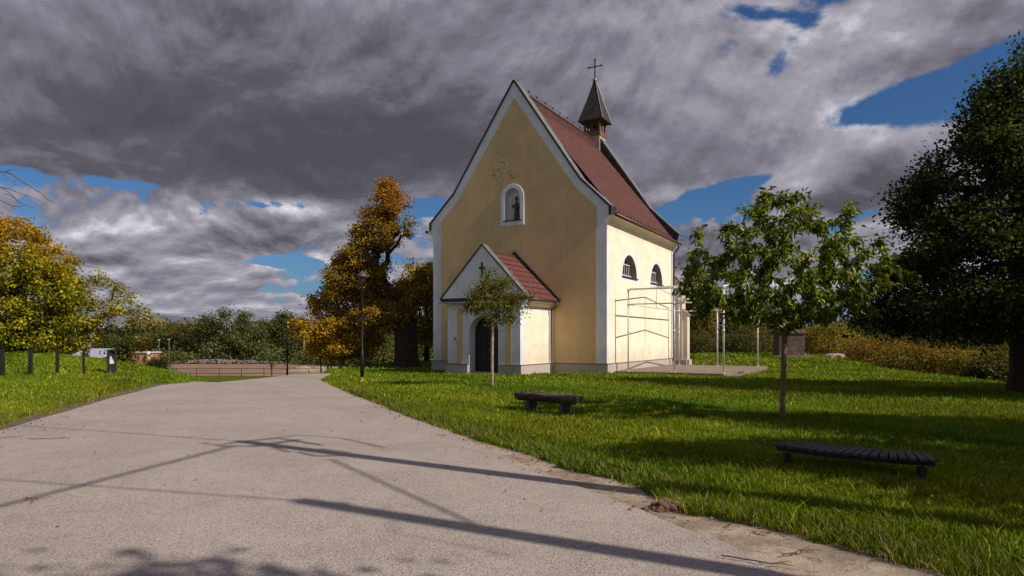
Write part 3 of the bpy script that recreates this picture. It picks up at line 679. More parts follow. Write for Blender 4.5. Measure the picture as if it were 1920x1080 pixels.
for s in (1, -1):
    m = MB(); vs = []; fs = []
    for i in range(len(main)-1):
        (x0, z0), (x1, z1) = main[i], main[i+1]; l = math.hypot(x1-x0, z1-z0); nx, nz = -(z1-z0)/l*.022, (x1-x0)/l*.022
        b = len(vs); vs += [(s*x0, .6, z0), (s*x0, 10.02, z0), (s*(x1+nx), 10.02, z1+nz), (s*(x1+nx), .6, z1+nz), (s*x1, .6, z1-.002), (s*x1, 10.02, z1-.002)]
        fs += [(b, b+1, b+2, b+3), (b+3, b+2, b+5, b+4)]
    vs2 = [(s*x, y, z-.10) for (x, z) in (main[0], main[-1]) for y in (.6, 10.02)]
    b = len(vs); vs += vs2; fs += [(b, b+1, b+3, b+2)]
    m.add(vs, fs); rf = m.build('roof', RED, church)
    if s == 1:
        sg = None
        for j in range(17):
            for q, xx in enumerate((4.62, 4.86)):
                y = .95+j*.54+q*.27; zz = float(np.interp(xx, [p[0] for p in main], [p[1] for p in main]))
                if sg is None:
                    mm = MB(); mm.add([(-.02, -.07, 0), (-.02, .07, 0), (.03, .045, .085), (.03, -.045, .085), (.06, -.07, 0), (.06, .07, 0)], [(0, 1, 2, 3), (3, 2, 5, 4), (0, 3, 4), (1, 5, 2), (0, 4, 5, 1)])
                    sg = mm.build('snow_guard', BRN, rf); sg.location = (xx, y, zz+.02); first = sg
                else:
                    c2 = first.copy(); COL.objects.link(c2); c2.parent = rf; c2.location = (xx, y, zz+.02)
m = MB(); m.tube([(0, .6, 13.76), (0, 9.9, 13.76)], .075, 8); m.build('ridge_cap', BRN, church)
# lightning wire over the ridge
m = MB(); m.tube([(0, .35, 14.35), (0, .35, 13.9)], .008, 4)
wire = [(0, .35, 14.2)]+[(0, .6+i*.93, 13.98-.02*(i % 2)) for i in range(11)]
m.tube(wire, .007, 4)
for i in range(1, 11):
    y = .6+i*.93; m.tube([(0, y, 13.8), (0, y, 14.0)], .012, 4); m.box(-.04, .04, y-.03, y+.03, 13.95, 14.0)
m.build('lightning_wire', DMET, church)
# parapet coping on both gables
def coping(poly, y0, y1, mat, name, th=.055, over=.05):
    for s in (1, -1):
        m = MB()
        for (a, b), (c, d) in zip(poly[:-1], poly[1:]):
            l = math.hypot(c-a, d-b); nx, nz = -(d-b)/l*th, (c-a)/l*th
            m.slab([(s*a, b), (s*c, d), (s*(c+nx), d+nz), (s*(a+nx), b+nz)], [], FX, y0-over, y1+over)
        m.build(name, mat, church)
CP = [(0, 14.025), (3.425, 8.935), (4.885, 7.525)]
coping(CP, 0, .62, CMET, 'coping'); 
for s in (1, -1):
    m = MB()
    for (a, b), (c, d) in zip(CP[:-1], CP[1:]):
        l = math.hypot(c-a, d-b); nx, nz = -(d-b)/l, (c-a)/l
        m.slab([(s*(a-nx*.03), b-nz*.03), (s*(c-nx*.03), d-nz*.03), (s*(c+nx*.062), d+nz*.062), (s*(a+nx*.062), b+nz*.062)], [], FX, -.056, -.050)
    m.box(min(s*4.83, s*4.95), max(s*4.83, s*4.95), -.06, .66, 7.17, 7.58); m.build('coping_edge', DMET, church)
CP2 = [(0, 14.42), (3.54, 9.24), (4.95, 7.86), (5.28, 7.56)]
coping(CP2, 10.0, 10.6, CMET, 'coping')
for s in (1, -1):   # dark sheet flashing on the inner face of the rear parapet
    m = MB(); lo = [(0, 13.62), (3.36, 8.62), (4.3, 7.74), (5.16, 7.12)]
    m.slab([(s*a, b) for a, b in CP2]+[(s*a, b) for a, b in reversed(lo)], [], FX, 9.90, 9.99); m.build('flashing', DMET, church)
# gutters and pipes
for s in (1, -1):
    m = MB(); m.tube([(s*5.17, .0, 7.14), (s*5.17, 10.75, 7.12)], .075, 10); m.build('gutter', BRN, church, True)
m = MB(); m.tube([(5.17, 10.35, 7.1), (5.17, 10.35, 6.9), (5.05, 10.35, 6.72), (4.87, 10.35, 6.5), (4.87, 10.35, .35), (4.95, 10.30, .15)], .055, 10)
for z in (6.2, 4.4, 2.6, .9): m.tube([(4.87, 10.35, z), (4.87, 10.35, z+.05)], .068, 10)
m.build('downpipe', BRN, church, True)
# windows
for c in (3.1, 7.5):
    fr = MB(); outer = arch(c, 4.60, 4.62, 1.07, 18); inner = arch(c, 4.66, 4.67, 1.0, 18)
    fr.slab(outer, [inner], SX, 4.36, 4.42); f = fr.build('window', WPAINT, church)
    g = MB(); g.slab(inner, [], SX, 4.35, 4.37); g.build('glass', GLASS, f)
    b = MB()
    for dx in (-.62, -.32, 0, .32, .62):
        top = 5.33 if abs(dx) > .1 else 5.55
        b.box(4.43, 4.46, c+dx-.017, c+dx+.017, 4.66, top)
    b.box(4.46, 4.49, c-.85, c+.85, 5.22, 5.26); b.box(4.44, 4.47, c-.95, c+.95, 4.70, 4.74); b.build('bars', WPAINT, f)
    sl_ = MB(); sl_.box(4.42, 4.80, c-1.13, c+1.13, 4.555, 4.598); sl_.build('sill', DMET, f)
    rv = MB(); ro = arch(c, 4.60, 4.62, 1.069, 18); ri = arch(c, 4.601, 4.62, 1.05, 18)
    rv.slab(ro, [ri], SX, 4.42, 4.72); rv.build('reveal', simple('shaded reveal render', (.30, .25, .21), .95, 0, .15), f)  # grey lining paints in the shade of the window recess
# buttress at the rear corner
m = MB(); m.slab([(4.6, -.3), (5.25, -.3), (5.25, 4.75), (4.6, 5.45)], [], FX, 10.75, 11.5)
m.slab([(5.25, -.3), (5.52, -.3), (5.52, 3.0), (5.25, 3.3)], [], FX, 10.85, 11.4)
m.build('buttress', plaster('buttress plaster', (.60, .52, .42)), church)
m = MB(); m.box(5.53, 5.64, 10.8, 11.45, -.3, .42); m.box(4.7, 5.529, 10.66, 11.6, -.3, .42); m.build('buttress_plinth', PLN, church, bevel=.01)
m = MB(); m.slab([(4.55, 5.50), (5.30, 4.70), (5.33, 4.75), (4.57, 5.56)], [], FX, 10.7, 11.55); m.build('buttress_cap', CONC, church)
m = MB(); m.slab([(5.24, 3.31), (5.57, 2.95), (5.58, 3.0), (5.25, 3.37)], [], FX, 10.8, 11.45); m.build('buttress_cap', CONC, church)
# chancel
m = MB(); m.slab([(-3.3, -.3), (3.3, -.3), (3.3, 5.9), (0, 10.2), (-3.3, 5.9)], [], FX, 10.6, 14.6); m.build('chancel', YEL_LIT, church)
m = MB()
for s in (1, -1): m.slab([(0, 10.25), (s*3.7, 5.45), (s*3.76, 5.53), (0, 10.37)], [], FX, 10.62, 14.9)
m.build('chancel_roof', RED, church)
# ---- bell turret
TV = 10.32
m = MB(); m.box(-.50, .50, TV-.50, TV+.50, 12.7, 13.92); tur = m.build('bell_turret', plaster('turret render', (.40, .33, .25)), church)
m = MB(); m.box(-.54, .54, TV-.54, TV+.54, 13.92, 14.02); m.box(-.52, .52, TV-.52, TV-.46, 14.02, 14.22); m.box(.46, .52, TV-.46, TV+.52, 14.02, 14.22); m.build('turret_floor', WOODR, tur)
for sx in (-.47, .47, 0):
    for sy in (-.47, .47, 0):
        if sx == 0 and sy == 0: continue
        m = MB(); w = .055 if sx*sy else .035
        m.box(sx-w, sx+w, TV+sy-w, TV+sy+w, 14.02, 14.86); m.build('post', WOODR, tur)
m = MB()
for i, (z, r) in enumerate([]): pass
hs = .82; sp = [(-hs, -hs), (hs, -hs), (hs, hs), (-hs, hs)]
vs = [(a, TV+b, 14.83) for a, b in sp]+[(a*.96, TV+b*.96, 14.93) for a, b in sp]+[(a*.50, TV+b*.50, 16.15) for a, b in sp]+[(a*.085, TV+b*.085, 17.42) for a, b in sp]
fs = [(3, 2, 1, 0)]+[(4*k+i, 4*k+(i+1) % 4, 4*k+4+(i+1) % 4, 4*k+4+i) for k in range(3) for i in range(4)]+[(12, 13, 14, 15)]
def spire_mat():
    mm, t, b = newmat('spire sheet metal'); co = objco(t); x, y, z = t.sep(co)
    u = t.m('ADD', x, y); n = t.noise(co, 2.2, 6, .65); n2 = t.noise(co, 9, 5, .7)
    def seam(v): 
        f = t.m('FRACT', v); return t.mr(t.m('ABSOLUTE', t.m('SUBTRACT', f, .5)), .47, .49)
    s1 = seam(t.m('ADD', t.m('MULTIPLY', z, 1.9), t.m('MULTIPLY', x, 1.5)))
    s2 = seam(t.m('ADD', t.m('MULTIPLY', z, 1.9), t.m('MULTIPLY', y, -1.5)))
    c = t.mix(t.mr(n, .3, .7), (.018, .012, .010), (.050, .033, .029))
    c = t.mix(t.m('MULTIPLY', t.mr(n2, .5, .7), .4), c, (.07, .05, .047))
    c = t.mix(t.m('MULTIPLY', t.m('MAXIMUM', s1, s2), .6), c, (.02, .014, .012))
    t.l.new(c, b.inputs['Base Color']); b.inputs['Roughness'].default_value = .55; b.inputs['Metallic'].default_value = .25
    bump(t, b, t.m('MAXIMUM', s1, s2), .6, .02); return mm
m.add(vs, fs); m.build('spire', spire_mat(), tur)
m = MB()
for a, b in sp:
    m.tube([(a, TV+b, 14.84), (a*.96, TV+b*.96, 14.94), (a*.5, TV+b*.5, 16.15), (a*.085, TV+b*.085, 17.43)], .022, 6)
m.build('spire_seam', CMET, tur)
m = MB(); m.lathe([(17.38, .11), (17.47, .14), (17.56, .08), (17.62, .03)], (0, TV), 10); m.build('finial', CMET, tur, True)
m = MB(); m.box(-.028, .028, TV-.028, TV+.028, 17.55, 18.72); m.box(-.43, .43, TV-.024, TV+.024, 18.27, 18.32)
for a in (-.43, .43): m.box(a-.035, a+.035, TV-.035, TV+.035, 18.245, 18.345)
m.box(-.045, .045, TV-.045, TV+.045, 18.68, 18.75); m.build('cross', BLK, tur)
m = MB(); m.lathe([(14.28, .24), (14.34, .20), (14.5, .15), (14.62, .11), (14.68, .03)], (0, TV), 14); m.build('bell', simple('bronze bell', (.10, .06, .02), .4, .8), tur, True)
# ---- porch
PC = .08; PW = 1.87; PF = -3.0
arch_o = arch(PC+.03, -.35, 1.90, .75, 18)
front = [(PC-PW, -.35), (PC+PW, -.35), (PC+PW, 2.95), (PC+PW+.03, 3.1), (PC+PW+.14, 3.22), (PC+PW+.14, 3.3), (PC-PW-.14, 3.3), (PC-PW-.14, 3.22), (PC-PW-.03, 3.1), (PC-PW, 2.95)]
def frontpoly():      # the arch cuts the bottom edge, so trace the outline round it
    a = arc(PC+.03, 1.90, .75, .75, 180, 0, 18)
    return [(PC-PW, -.35), (PC+.03-.75, -.35)]+a+[(PC+.03+.75, -.35)]+front[1:]
m = MB(); m.slab(frontpoly(), [], FX, PF, PF+.62)
m.box(PC+PW-.4, PC+PW, PF+.62, -.005, -.3, 3.28); m.box(PC-PW, PC-PW+.4, PF+.62, -.005, -.3, 3.28)
porch = m.build('porch', WHT, church)
m = MB(); m.slab([(PC-2.16, 3.44), (PC+2.16, 3.44), (PC, 5.76)], [], FX, PF-.06, PF+.30); m.build('porch_gable', WHT, porch)
m = MB(); m.box(PC-2.2, PC+2.2, PF-.10, PF+.28, 3.305, 3.437); m.build('gable_band', DMET, porch)
m = MB(); m.slab([(PF-.30, 3.235), (PF+.05, 3.302), (PF+.05, 3.27), (PF-.30, 3.20)], [], SX, PC-2.22, PC+2.22)
m.build('gable_ledge', CMET, porch)
for s in (1, -1):
    m = MB(); m.slab([(PC+s*0, 5.765), (PC+s*2.20, 3.40), (PC+s*2.24, 3.44), (PC+s*0, 5.82)], [], FX, PF-.10, PF+.33); m.build('porch_coping', CMET, porch)
    m = MB(); m.slab([(PC+s*0, 5.74), (PC+s*2.22, 3.36), (PC+s*2.25, 3.44), (PC, 5.825)], [], FX, PF-.106, PF-.101); m.build('coping_edge', DMET, porch)
# waved tile rows
def wave_roof(s):
    m = MB(); rows = 8; ys = np.arange(PF+.34, -.10, .035); vs = []; fs = []
    ax, az_, bx_, bz = .02, 5.50, 2.26, 3.36; ln_ = math.hypot(bx_-ax, bz-az_); nx, nz = -(bz-az_)/ln_, (bx_-ax)/ln_
    for r in range(rows):
        for q, (f, lift) in enumerate(((r/rows, .0), ((r+.5)/rows, .014), ((r+1)/rows, .028), ((r+1)/rows, -.01))):
            for y in ys:
                w = math.sin(y*2*math.pi/.30); ff = f+(.010*w if q >= 2 else 0); h = lift+.022*w+.02
                vs.append((PC+s*(ax+(bx_-ax)*ff+nx*h), y, az_+(bz-az_)*ff+nz*h))
        n = len(ys); b = r*4*n
        for q in range(3):
            for i in range(n-1): fs.append((b+q*n+i, b+q*n+i+1, b+(q+1)*n+i+1, b+(q+1)*n+i))
    m.add(vs, fs); m.build('porch_roof', RED2, porch)
wave_roof(1); wave_roof(-1)
m = MB(); m.tube([(PC, PF+.33, 5.54), (PC, -.05, 5.54)], .07, 8); m.build('porch_ridge', BRN, porch)
for s in (1, -1):
    m = MB(); m.slab([(PC, 5.55), (PC+s*2.24, 3.36), (PC+s*2.42, 3.40), (PC, 5.82)], [], FX, -.13, -.02); m.build('wall_flashing', DMET, porch)
    m = MB(); pr = [(PC+s*(PW+.002), 2.92), (PC+s*(PW+.04), 3.08), (PC+s*(PW+.16), 3.2), (PC+s*(PW+.24), 3.26), (PC+s*(PW+.24), 3.32), (PC+s*(PW+.002), 3.32)]
    m.slab(pr, [], FX, PF+.64, -.02); m.build('porch_cornice', YEL_LIT, porch)
    m = MB(); m.tube([(PC+s*2.30, PF+.3, 3.33), (PC+s*2.30, -.03, 3.33)], .045, 8); m.build('porch_gutter', BRN, porch, True)
m = MB(); X = PC+2.22
m.tube([(X+.08, -.22, 3.3), (X+.06, -.22, 3.1), (PC+PW+.12, -.20, 2.95), (PC+PW+.10, -.16, 2.85), (PC+PW+.10, -.16, .65), (PC+PW+.16, -.2, .5), (PC+PW+.16, -.2, -.1)], .042, 8); m.build('porch_downpipe', BRN, porch, True)
# painted strips of the porch front and side
for a0, a1 in ((-1.30, -.99), (1.21, 1.52)):
    m = MB(); m.slab([(a0, .5), (a1, .5), (a1, 2.86), (a0, 2.86)], [], FX, PF-.006, PF+.01); m.build('painted_strip', YEL, porch)
m = MB(); m.slab([(PF+.42, .5), (-.32, .5), (-.32, 2.78), (PF+.42, 2.78)], [], SX, PC+PW-.01, PC+PW+.006); m.build('painted_strip', YEL_LIT, porch)
m = MB(); m.box(PC+PW-.3, PC+PW+.085, PF-.085, -.075, -.4, .47); m.box(PC+.03+.78, PC+PW-.3, PF-.084, PF+.5, -.4, .47)
m.box(PC-PW-.085, PC+.03-.78, PF-.085, PF+.5, -.4, .47); m.box(PC-PW-.084, PC-PW+.3, PF+.5, -.075, -.4, .47); m.build('porch_plinth', PLN, porch, bevel=.012)
m = MB(); m.slab([(PC+.79, PF-.105), (PC+PW+.105, PF-.105), (PC+PW+.105, -.08), (PC+PW, -.08), (PC+PW, PF), (PC+.79, PF)], [], lambda a, b, d: (a, b, d), .473, .50); m.build('plinth_cap', CONC, porch)
m = MB(); m.box(PC-PW-.105, PC+.03-.76, PF-.105, PF, .473, .50); m.build('plinth_cap', CONC, porch)
m = MB(); m.slab(arch(PC+.03, .16, 1.90, .74, 18), [], FX, PF+.5, PF+.56); dr = m.build('door', DOORM, porch)
m = MB()
for dx in (-.36, .36):
    for z0, z1 in ((.35, 1.0), (1.12, 1.9)): m.box(PC+.03+dx-.24, PC+.03+dx+.24, PF+.475, PF+.498, z0, z1)
m.build('door_panel', DOORM, dr)
m = MB(); m.tube([(PC+.08, PF+.47, 1.12), (PC+.08, PF+.42, 1.12), (PC+.20, PF+.42, 1.12)], .012, 6); m.build('handle', STEEL, dr)
m = MB(); m.box(PC-.70, PC+.76, PF-.05, PF+.5, -.2, .15); m.box(PC-.95, PC+.98, PF-.42, PF-.085, -.2, .03); m.box(PC-.80, PC+.86, PF-.25, PF-.051, .03, .09); m.build('step', CONC, porch, bevel=.01)
m = MB(); m.box(PC-.055, PC+.035, PF-.085, PF-.061, 4.32, 4.98); m.box(PC-.17, PC+.15, PF-.0852, PF-.061, 4.70, 4.79)
m.build('cross', BLK, porch)
m = MB(); m.box(-1.40, -1.26, PF-.09, PF-.007, 1.52, 1.76); cm_ = m.build('camera_box', WHT, porch)
m = MB(); m.lathe([(0, .045), (.03, .045), (.05, .02)], (0, 0), 12); e_ = m.build('lens', BLK, cm_); e_.rotation_euler = (R(90), 0, 0); e_.location = (-1.33, PF-.09, 1.62)
# ---- statue in the niche
Rm = church.rotation_euler.z
def cl(x, y, z): 
    return (.097+.876*x+.483*y, 32.785-.483*x+.876*y, z)
st = thing('statue', 'brown weathered figure of a bishop with staff standing in the gable niche', 'statue', cl(NX+.14, .17, 7.316), Rm)
STM = simple('brown painted statue', (.10, .05, .028), .8, 0, .5, 14, .8, .006)
def skin(name, pts, edges, rad, mat, parent, sub=1):
    me = bpy.data.meshes.new(name); me.from_pydata(pts, edges, []); o = bpy.data.objects.new(name, me); COL.objects.link(o); o.parent = parent
    md = o.modifiers.new('skin', 'SKIN'); md.use_smooth_shade = True
    for i, r in enumerate(rad):
        sv = me.skin_vertices[0].data[i]; sv.radius = (r, r*.85) if not hasattr(r, '__len__') else r; sv.use_root = (i == 0)
    s2 = o.modifiers.new('subsurf', 'SUBSURF'); s2.levels = sub; s2.render_levels = sub; me.materials.append(mat); return o
skin('figure', [(0, 0, .0), (0, 0, .30), (0, 0, .58), (0, 0, .78), (0, 0, .86), (0, -.01, .93), (0, -.01, 1.0), (-.12, 0, .78), (-.16, -.06, .62), (-.17, -.12, .76), (.12, 0, .77), (.15, -.05, .60), (.04, -.13, .58)],
     [(0, 1), (1, 2), (2, 3), (3, 4), (4, 5), (5, 6), (3, 7), (7, 8), (8, 9), (3, 10), (10, 11), (11, 12)],
     [.16, .135, .115, .11, .04, .062, .05, .055, .04, .025, .055, .045, .028], STM, st, 2)
m = MB(); m.slab([(-.06, 1.0), (.06, 1.0), (.072, 1.07), (0, 1.19), (-.072, 1.07)], [], FX, -.055, .045); m.build('mitre', STM, st, bevel=.01)
m = MB(); m.tube([(-.18, -.13, .0), (-.18, -.13, 1.0)]+[(-.18+.055+.055*math.cos(R(180-a)), -.13, 1.0+.055*math.sin(R(180-a))) for a in range(0, 260, 30)], .011, 6); m.build('staff', STM, st)
# ---------------------------------------------------------------- terrace and tube frame
ter = thing('terrace', 'low weathered concrete terrace with broken corner steps beside the church', 'terrace', (C0[0], C0[1], 0), Rm)
m = MB(); m.slab([(.12, .62), (4.95, .62), (5.15, 2.6), (4.75, 2.62), (4.8, 3.3), (5.25, 3.5), (5.35, 9.85), (.12, 9.85)], [], lambda a, b, d: (a, b, d), -.3, .15)
m.build('slab', CONC, ter, bevel=.015)
m = MB(); m.slab([(4.97, .9), (5.3, .45), (5.75, 2.9), (5.6, 3.4), (5.2, 3.3), (5.17, 2.0)], [], lambda a, b, d: (a, b, d), -.2, .05); m.build('step', CONC, ter, bevel=.02)
m = MB(); m.slab([(5.27, 3.7), (5.75, 3.9), (5.9, 6.5), (5.34, 6.3)], [], lambda a, b, d: (a, b, d), -.2, .045); m.build('step', CONC, ter, bevel=.02)
fr = thing('tent_frame', 'bare galvanised tube frame of a party tent standing on the terrace', 'tent frame', (C0[0], C0[1], .15), Rm)
O = (.63, 2.75, 4.87); TT = (1.05, 5.40, 9.72); ZE = 3.72; ZR = 4.12
for o_ in O:
    for t_ in (TT[0], TT[2]):
        m = MB(); h_ = ZE if o_ < 4 else ZE-.02
        m.tube([(o_, t_, 0), (o_, t_, h_)], .036, 8); m.box(o_-.09, o_+.09, t_-.09, t_+.09, 0, .010); m.tube([(o_, t_, h_-.10), (o_, t_, h_+.045)], .055, 8); m.tube([(o_, t_, h_-.74), (o_, t_, h_-.62)], .05, 8); m.tube([(o_, t_, 1.75), (o_, t_, 1.87)], .046, 8); m.build('post', STEEL, fr, True)
for t_ in (TT[0], TT[2]):
    m = MB(); m.tube([(O[0]-.05, t_, ZE), (O[2]-(.9 if t_ < 5 else 0), t_, ZE)], .040, 8); m.build('eave_tube', STEEL, fr, True)
    m = MB(); m.tube([(O[0], t_, ZE-.68), (O[2], t_, ZE-.68)], .030, 8); m.build('tie_tube', STEEL, fr, True)
m = MB(); m.tube([(O[0], TT[1], ZR), (O[1]+.35, TT[1], ZR)], .040, 8); m.build('ridge_tube', STEEL, fr, True)
for o_ in O[:2]+(O[2],):
    for t_ in (TT[0], TT[2]):
        m = MB(); m.tube([(o_, t_, ZE), (o_, TT[1], ZR)], .026, 8); m.build('rafter', STEEL, fr, True)
m = MB(); m.tube([(O[0], TT[0], ZE-.68), (O[0], TT[2], ZE-.68)], .030, 8); m.build('tie_tube', STEEL, fr, True)
m = MB(); m.tube([(O[0]-.02, TT[1], ZR), (O[0]-.02, TT[1], ZE-.68)], .018, 8); m.build('king_post', STEEL, fr, True)
# ---------------------------------------------------------------- benches
lb = thing('log_bench', 'rough half-log bench on two splayed timber legs in the lawn', 'bench', (0, 0, 0))
a = Vector((.10, 14.85, 0)); b = Vector((1.20, 13.62, 0)); mid = (a+b)/2; ax = (b-a).normalized(); L = (b-a).length
lb.location = (mid.x+.10, mid.y+.12, h1(mid.x, mid.y)-.02); lb.rotation_euler = (0, 0, math.atan2(ax.y, ax.x))
rng = np.random.default_rng(4); vs = []; fs = []; n = 22; pr = [(-.20, .0), (-.19, .035), (.19, .04), (.205, .0), (.17, -.08), (.07, -.135), (-.08, -.13), (-.17, -.075)]
for i in range(n):
    u = -L/2+L*i/(n-1)
    for q, (y, z) in enumerate(pr):
        vs.append((u+(rng.normal(0, .012) if i in (0, n-1) else 0), y*(1+.05*math.sin(u*5))+rng.normal(0, .004), .385+z+(rng.normal(0, .007) if 0 < q < 3 or 1 else 0)))
k = len(pr)
for i in range(n-1):
    for q in range(k): fs.append((i*k+q, i*k+(q+1) % k, (i+1)*k+(q+1) % k, (i+1)*k+q))
fs += [tuple(range(k)), tuple((n-1)*k+q for q in reversed(range(k)))]
def wood_mat(name, c, ax=0):
    mm, t, b = newmat(name); co = objco(t); x, y, z = t.sep(co)
    v = t.comb(t.m('MULTIPLY', x, .6 if ax == 0 else 9), t.m('MULTIPLY', y, 9 if ax == 0 else .6), t.m('MULTIPLY', z, 9))
    nn = t.noise(v, 3.5, 7, .65, .6); n2 = t.noise(co, 3, 4, .6)
    cc = t.mix(t.mr(nn, .35, .65), tuple(v_*.45 for v_ in c), tuple(v_*1.5 for v_ in c)); cc = t.mix(t.m('MULTIPLY', t.mr(n2, .4, .7), .4), cc, (.09, .08, .075))
    t.l.new(cc, b.inputs['Base Color']); b.inputs['Roughness'].default_value = .65; bump(t, b, nn, .8, .012); return mm
LOGM = wood_mat('weathered log', (.070, .036, .027)); SLATM = wood_mat('dark slat wood', (.042, .027, .026), 1)
MB().add(vs, fs).build('seat', LOGM, lb)
for u, rot in ((-.52, .18), (.50, -.18)):
    m = MB(); m.slab([(-.15, -.1), (.10, -.1), (.15, .30), (-.09, .30)], [], lambda p, q, d, u=u: (u+d+(.30-q)*(.10 if u < 0 else -.10), p, q), -.055, .055); m.build('leg', LOGM, lb, bevel=.012)
sb = thing('slatted_bench', 'dark low bench with curved slatted seat in the shaded lawn', 'bench', (5.01, 9.02, .015))
for i in range(19):
    a0 = R(207.5+44.5*i/19+.25); a1 = R(207.5+44.5*(i+1)/19-.25); ri, ro = 1.70, 2.22
    m = MB(); m.slab([(ri*math.cos(a0), ri*math.sin(a0)), (ro*math.cos(a0), ro*math.sin(a0)), (ro*math.cos(a1), ro*math.sin(a1)), (ri*math.cos(a1), ri*math.sin(a1))], [], lambda p, q, d: (p, q, d), .335, .365)
    m.build('slat', SLATM, sb, bevel=.004)
m = MB()
for rr in (1.82, 2.13):
    aa = [R(208+43.5*i/16) for i in range(17)]
    m.slab([((rr-.03)*math.cos(q), (rr-.03)*math.sin(q)) for q in aa]+[((rr+.03)*math.cos(q), (rr+.03)*math.sin(q)) for q in reversed(aa)], [], lambda p, q, d: (p, q, d), .285, .332)
m.build('frame', WOODD, sb)
for ang in (210.5, 248.5):
    for rr in (2.10,):
        q = R(ang); m = MB(); x0, y0 = rr*math.cos(q), rr*math.sin(q); m.box(x0-.036, x0+.036, y0-.036, y0+.036, -.08, .262); m.build('leg', WOODD, sb, bevel=.004)
# ---------------------------------------------------------------- lamp post
x, y, z = at(679, 27)
lp = thing('lamp_post', 'slim black lamp post with mushroom lantern in front of the autumn trees', 'street lamp', (x, y, z))
m = MB(); m.lathe([(-.1, .075), (.95, .075), (1.0, .068), (1.05, .048), (3.72, .036), (3.74, .05), (3.78, .05)], n=12); m.build('pole', BLK, lp, True)
m = MB(); m.lathe([(3.78, .06), (3.82, .10), (3.98, .12), (4.0, .12)], n=12); m.build('lantern_glass', simple('smoked lantern', (.05, .04, .035), .3), lp, True)
m = MB(); m.lathe([(3.98, .14), (4.0, .22), (4.04, .215), (4.12, .16), (4.2, .07), (4.26, .02)], n=16); m.build('lamp_shade', simple('lamp hood', (.06, .04, .04), .5), lp, True)
# ---------------------------------------------------------------- bollards and litter bin
bl = ['nearest dark post of the row on the left bank, cut by the picture edge', 'dark post second from the left edge, with a white speck near its foot', 'dark post third from the left edge, straight under the maple crown',
      'slimmest dark post, nearest to the litter bin and before the leaning tree']
proto = None
for i, (px, ptop, pbot, w) in enumerate(((3, 655, 706, .08), (57, 656, 704, .062), (107.5, 656, 703, .050), (157, 655.5, 702, .036))):
    D = 23.5
    for _ in range(30): D = (1.6-h1((px-960)/1280*D, D))*1280/(pbot-636)*.5+D*.5
    hgt = (pbot-ptop)*D/1280; X_, Y_, Z_ = at(px, D)
    bo = thing('bollard', bl[i], 'bollard', (X_, Y_, Z_), R(20), 'dark wooden posts on the left bank')
    m = MB(); m.box(-w, w, -.05, .05, -.2, hgt); m.build('post', BLK, bo, bevel=.008)
    m = MB(); m.box(-w-.006, w+.006, -.056, .056, hgt+.002, hgt+.02); m.build('cap', BLK, bo)
D = 23.5
for _ in range(30): D = (1.6-h1((209.5-960)/1280*D, D))*1280/(701-636)*.5+D*.5
X_, Y_, Z_ = at(209.5, D); bh = 46*D/1280; bw = 8*D/1280
lbin = thing('litter_bin', 'black litter bin pillar with round opening and white pictogram on the left bank', 'litter bin', (X_, Y_, Z_), math.atan2(-X_, Y_))
m = MB(); outer = [(-bw, -.1), (bw, -.1), (bw, bh-.02), (-bw, bh)]; hole = arc(0, bh-.155*bh, bw*.66, bw*.66, 0, 342, 18)
m.slab(outer, [hole], FX, -.15, -.05); m.slab(outer, [], FX, -.05, .15); m.build('body', BLK, lbin)
s_ = bw/10*1.0
m = MB(); zc = bh*.58
m.slab([(-.42*bw, zc-.16), (.42*bw, zc-.16), (.45*bw, zc-.08), (.1*bw, zc+.04), (-.10*bw, zc+.13), (-.25*bw, zc+.15), (-.42*bw, zc+.05)],
       [arc(-.17*bw, zc+.02, .07*bw, .035, 0, 300, 6), arc(.22*bw, zc-.09, .05*bw, .03, 0, 300, 6)], FX, -.156, -.149); m.build('pictogram', WPAINT, lbin)
# ---------------------------------------------------------------- rail fence over the dip
rf = thing('rail_fence', 'thin rusty two-rail fence between the path and the brown field', 'fence', (0, 0, 0))
fx = [(x_, at(x_, 62.5)[0]) for x_ in range(285, 745, 42)]; FY = 62.5
for px_, x_ in fx:
    m = MB(); z_ = h1(x_, FY); m.tube([(x_, FY, z_-.1), (x_, FY, z_+.92)], .035, 5); m.build('post', BRN, rf)
for hh in (.48, .90):
    m = MB(); m.tube([(x_, FY, h1(x_, FY)+hh) for _, x_ in fx], .024, 5); m.build('rail', BRN, rf)
# young trees and stakes along it
for i, (px_, D, top, lab) in enumerate(((509, 50, 676, 'bare stake-like sapling stem, leftmost by the rail fence'), (539, 44, 622, 'thin young tree with sparse crown standing left of the autumn tree'), (601, 42, 650, 'dark thin young stem just left of the staked tree'))):
    X_, Y_, Z_ = at(px_, D); hh = 1.6+(636-top)/1280*D-Z_
    if i == 1:
        tree('young_tree', lab, 'tree', (X_, Y_, Z_), [(hh*.45, .2), (hh*.7, .5), (hh, .15)], 26, 420, .12, .07, [(.07, .075, .02), (.12, .08, .02)], [2, 1], .05, [(0, 0, 0), (0, 0, hh*.5), (0, 0, hh*.8)], 60+i, .2, tip_r=.008)
    else:
        tree('young_tree', lab, 'tree', (X_, Y_, Z_), None, 0, 120, .1, .06, [(.07, .075, .02), (.12, .08, .02)], [2, 1], .045, [(0, 0, 0), (.03, 0, hh*.5), (0, 0, hh*.9)], 60+i, .1, tip_r=.008, targets=np.array([(.12, 0, hh), (-.15, .1, hh*.95), (.1, -.1, hh*.85)]))
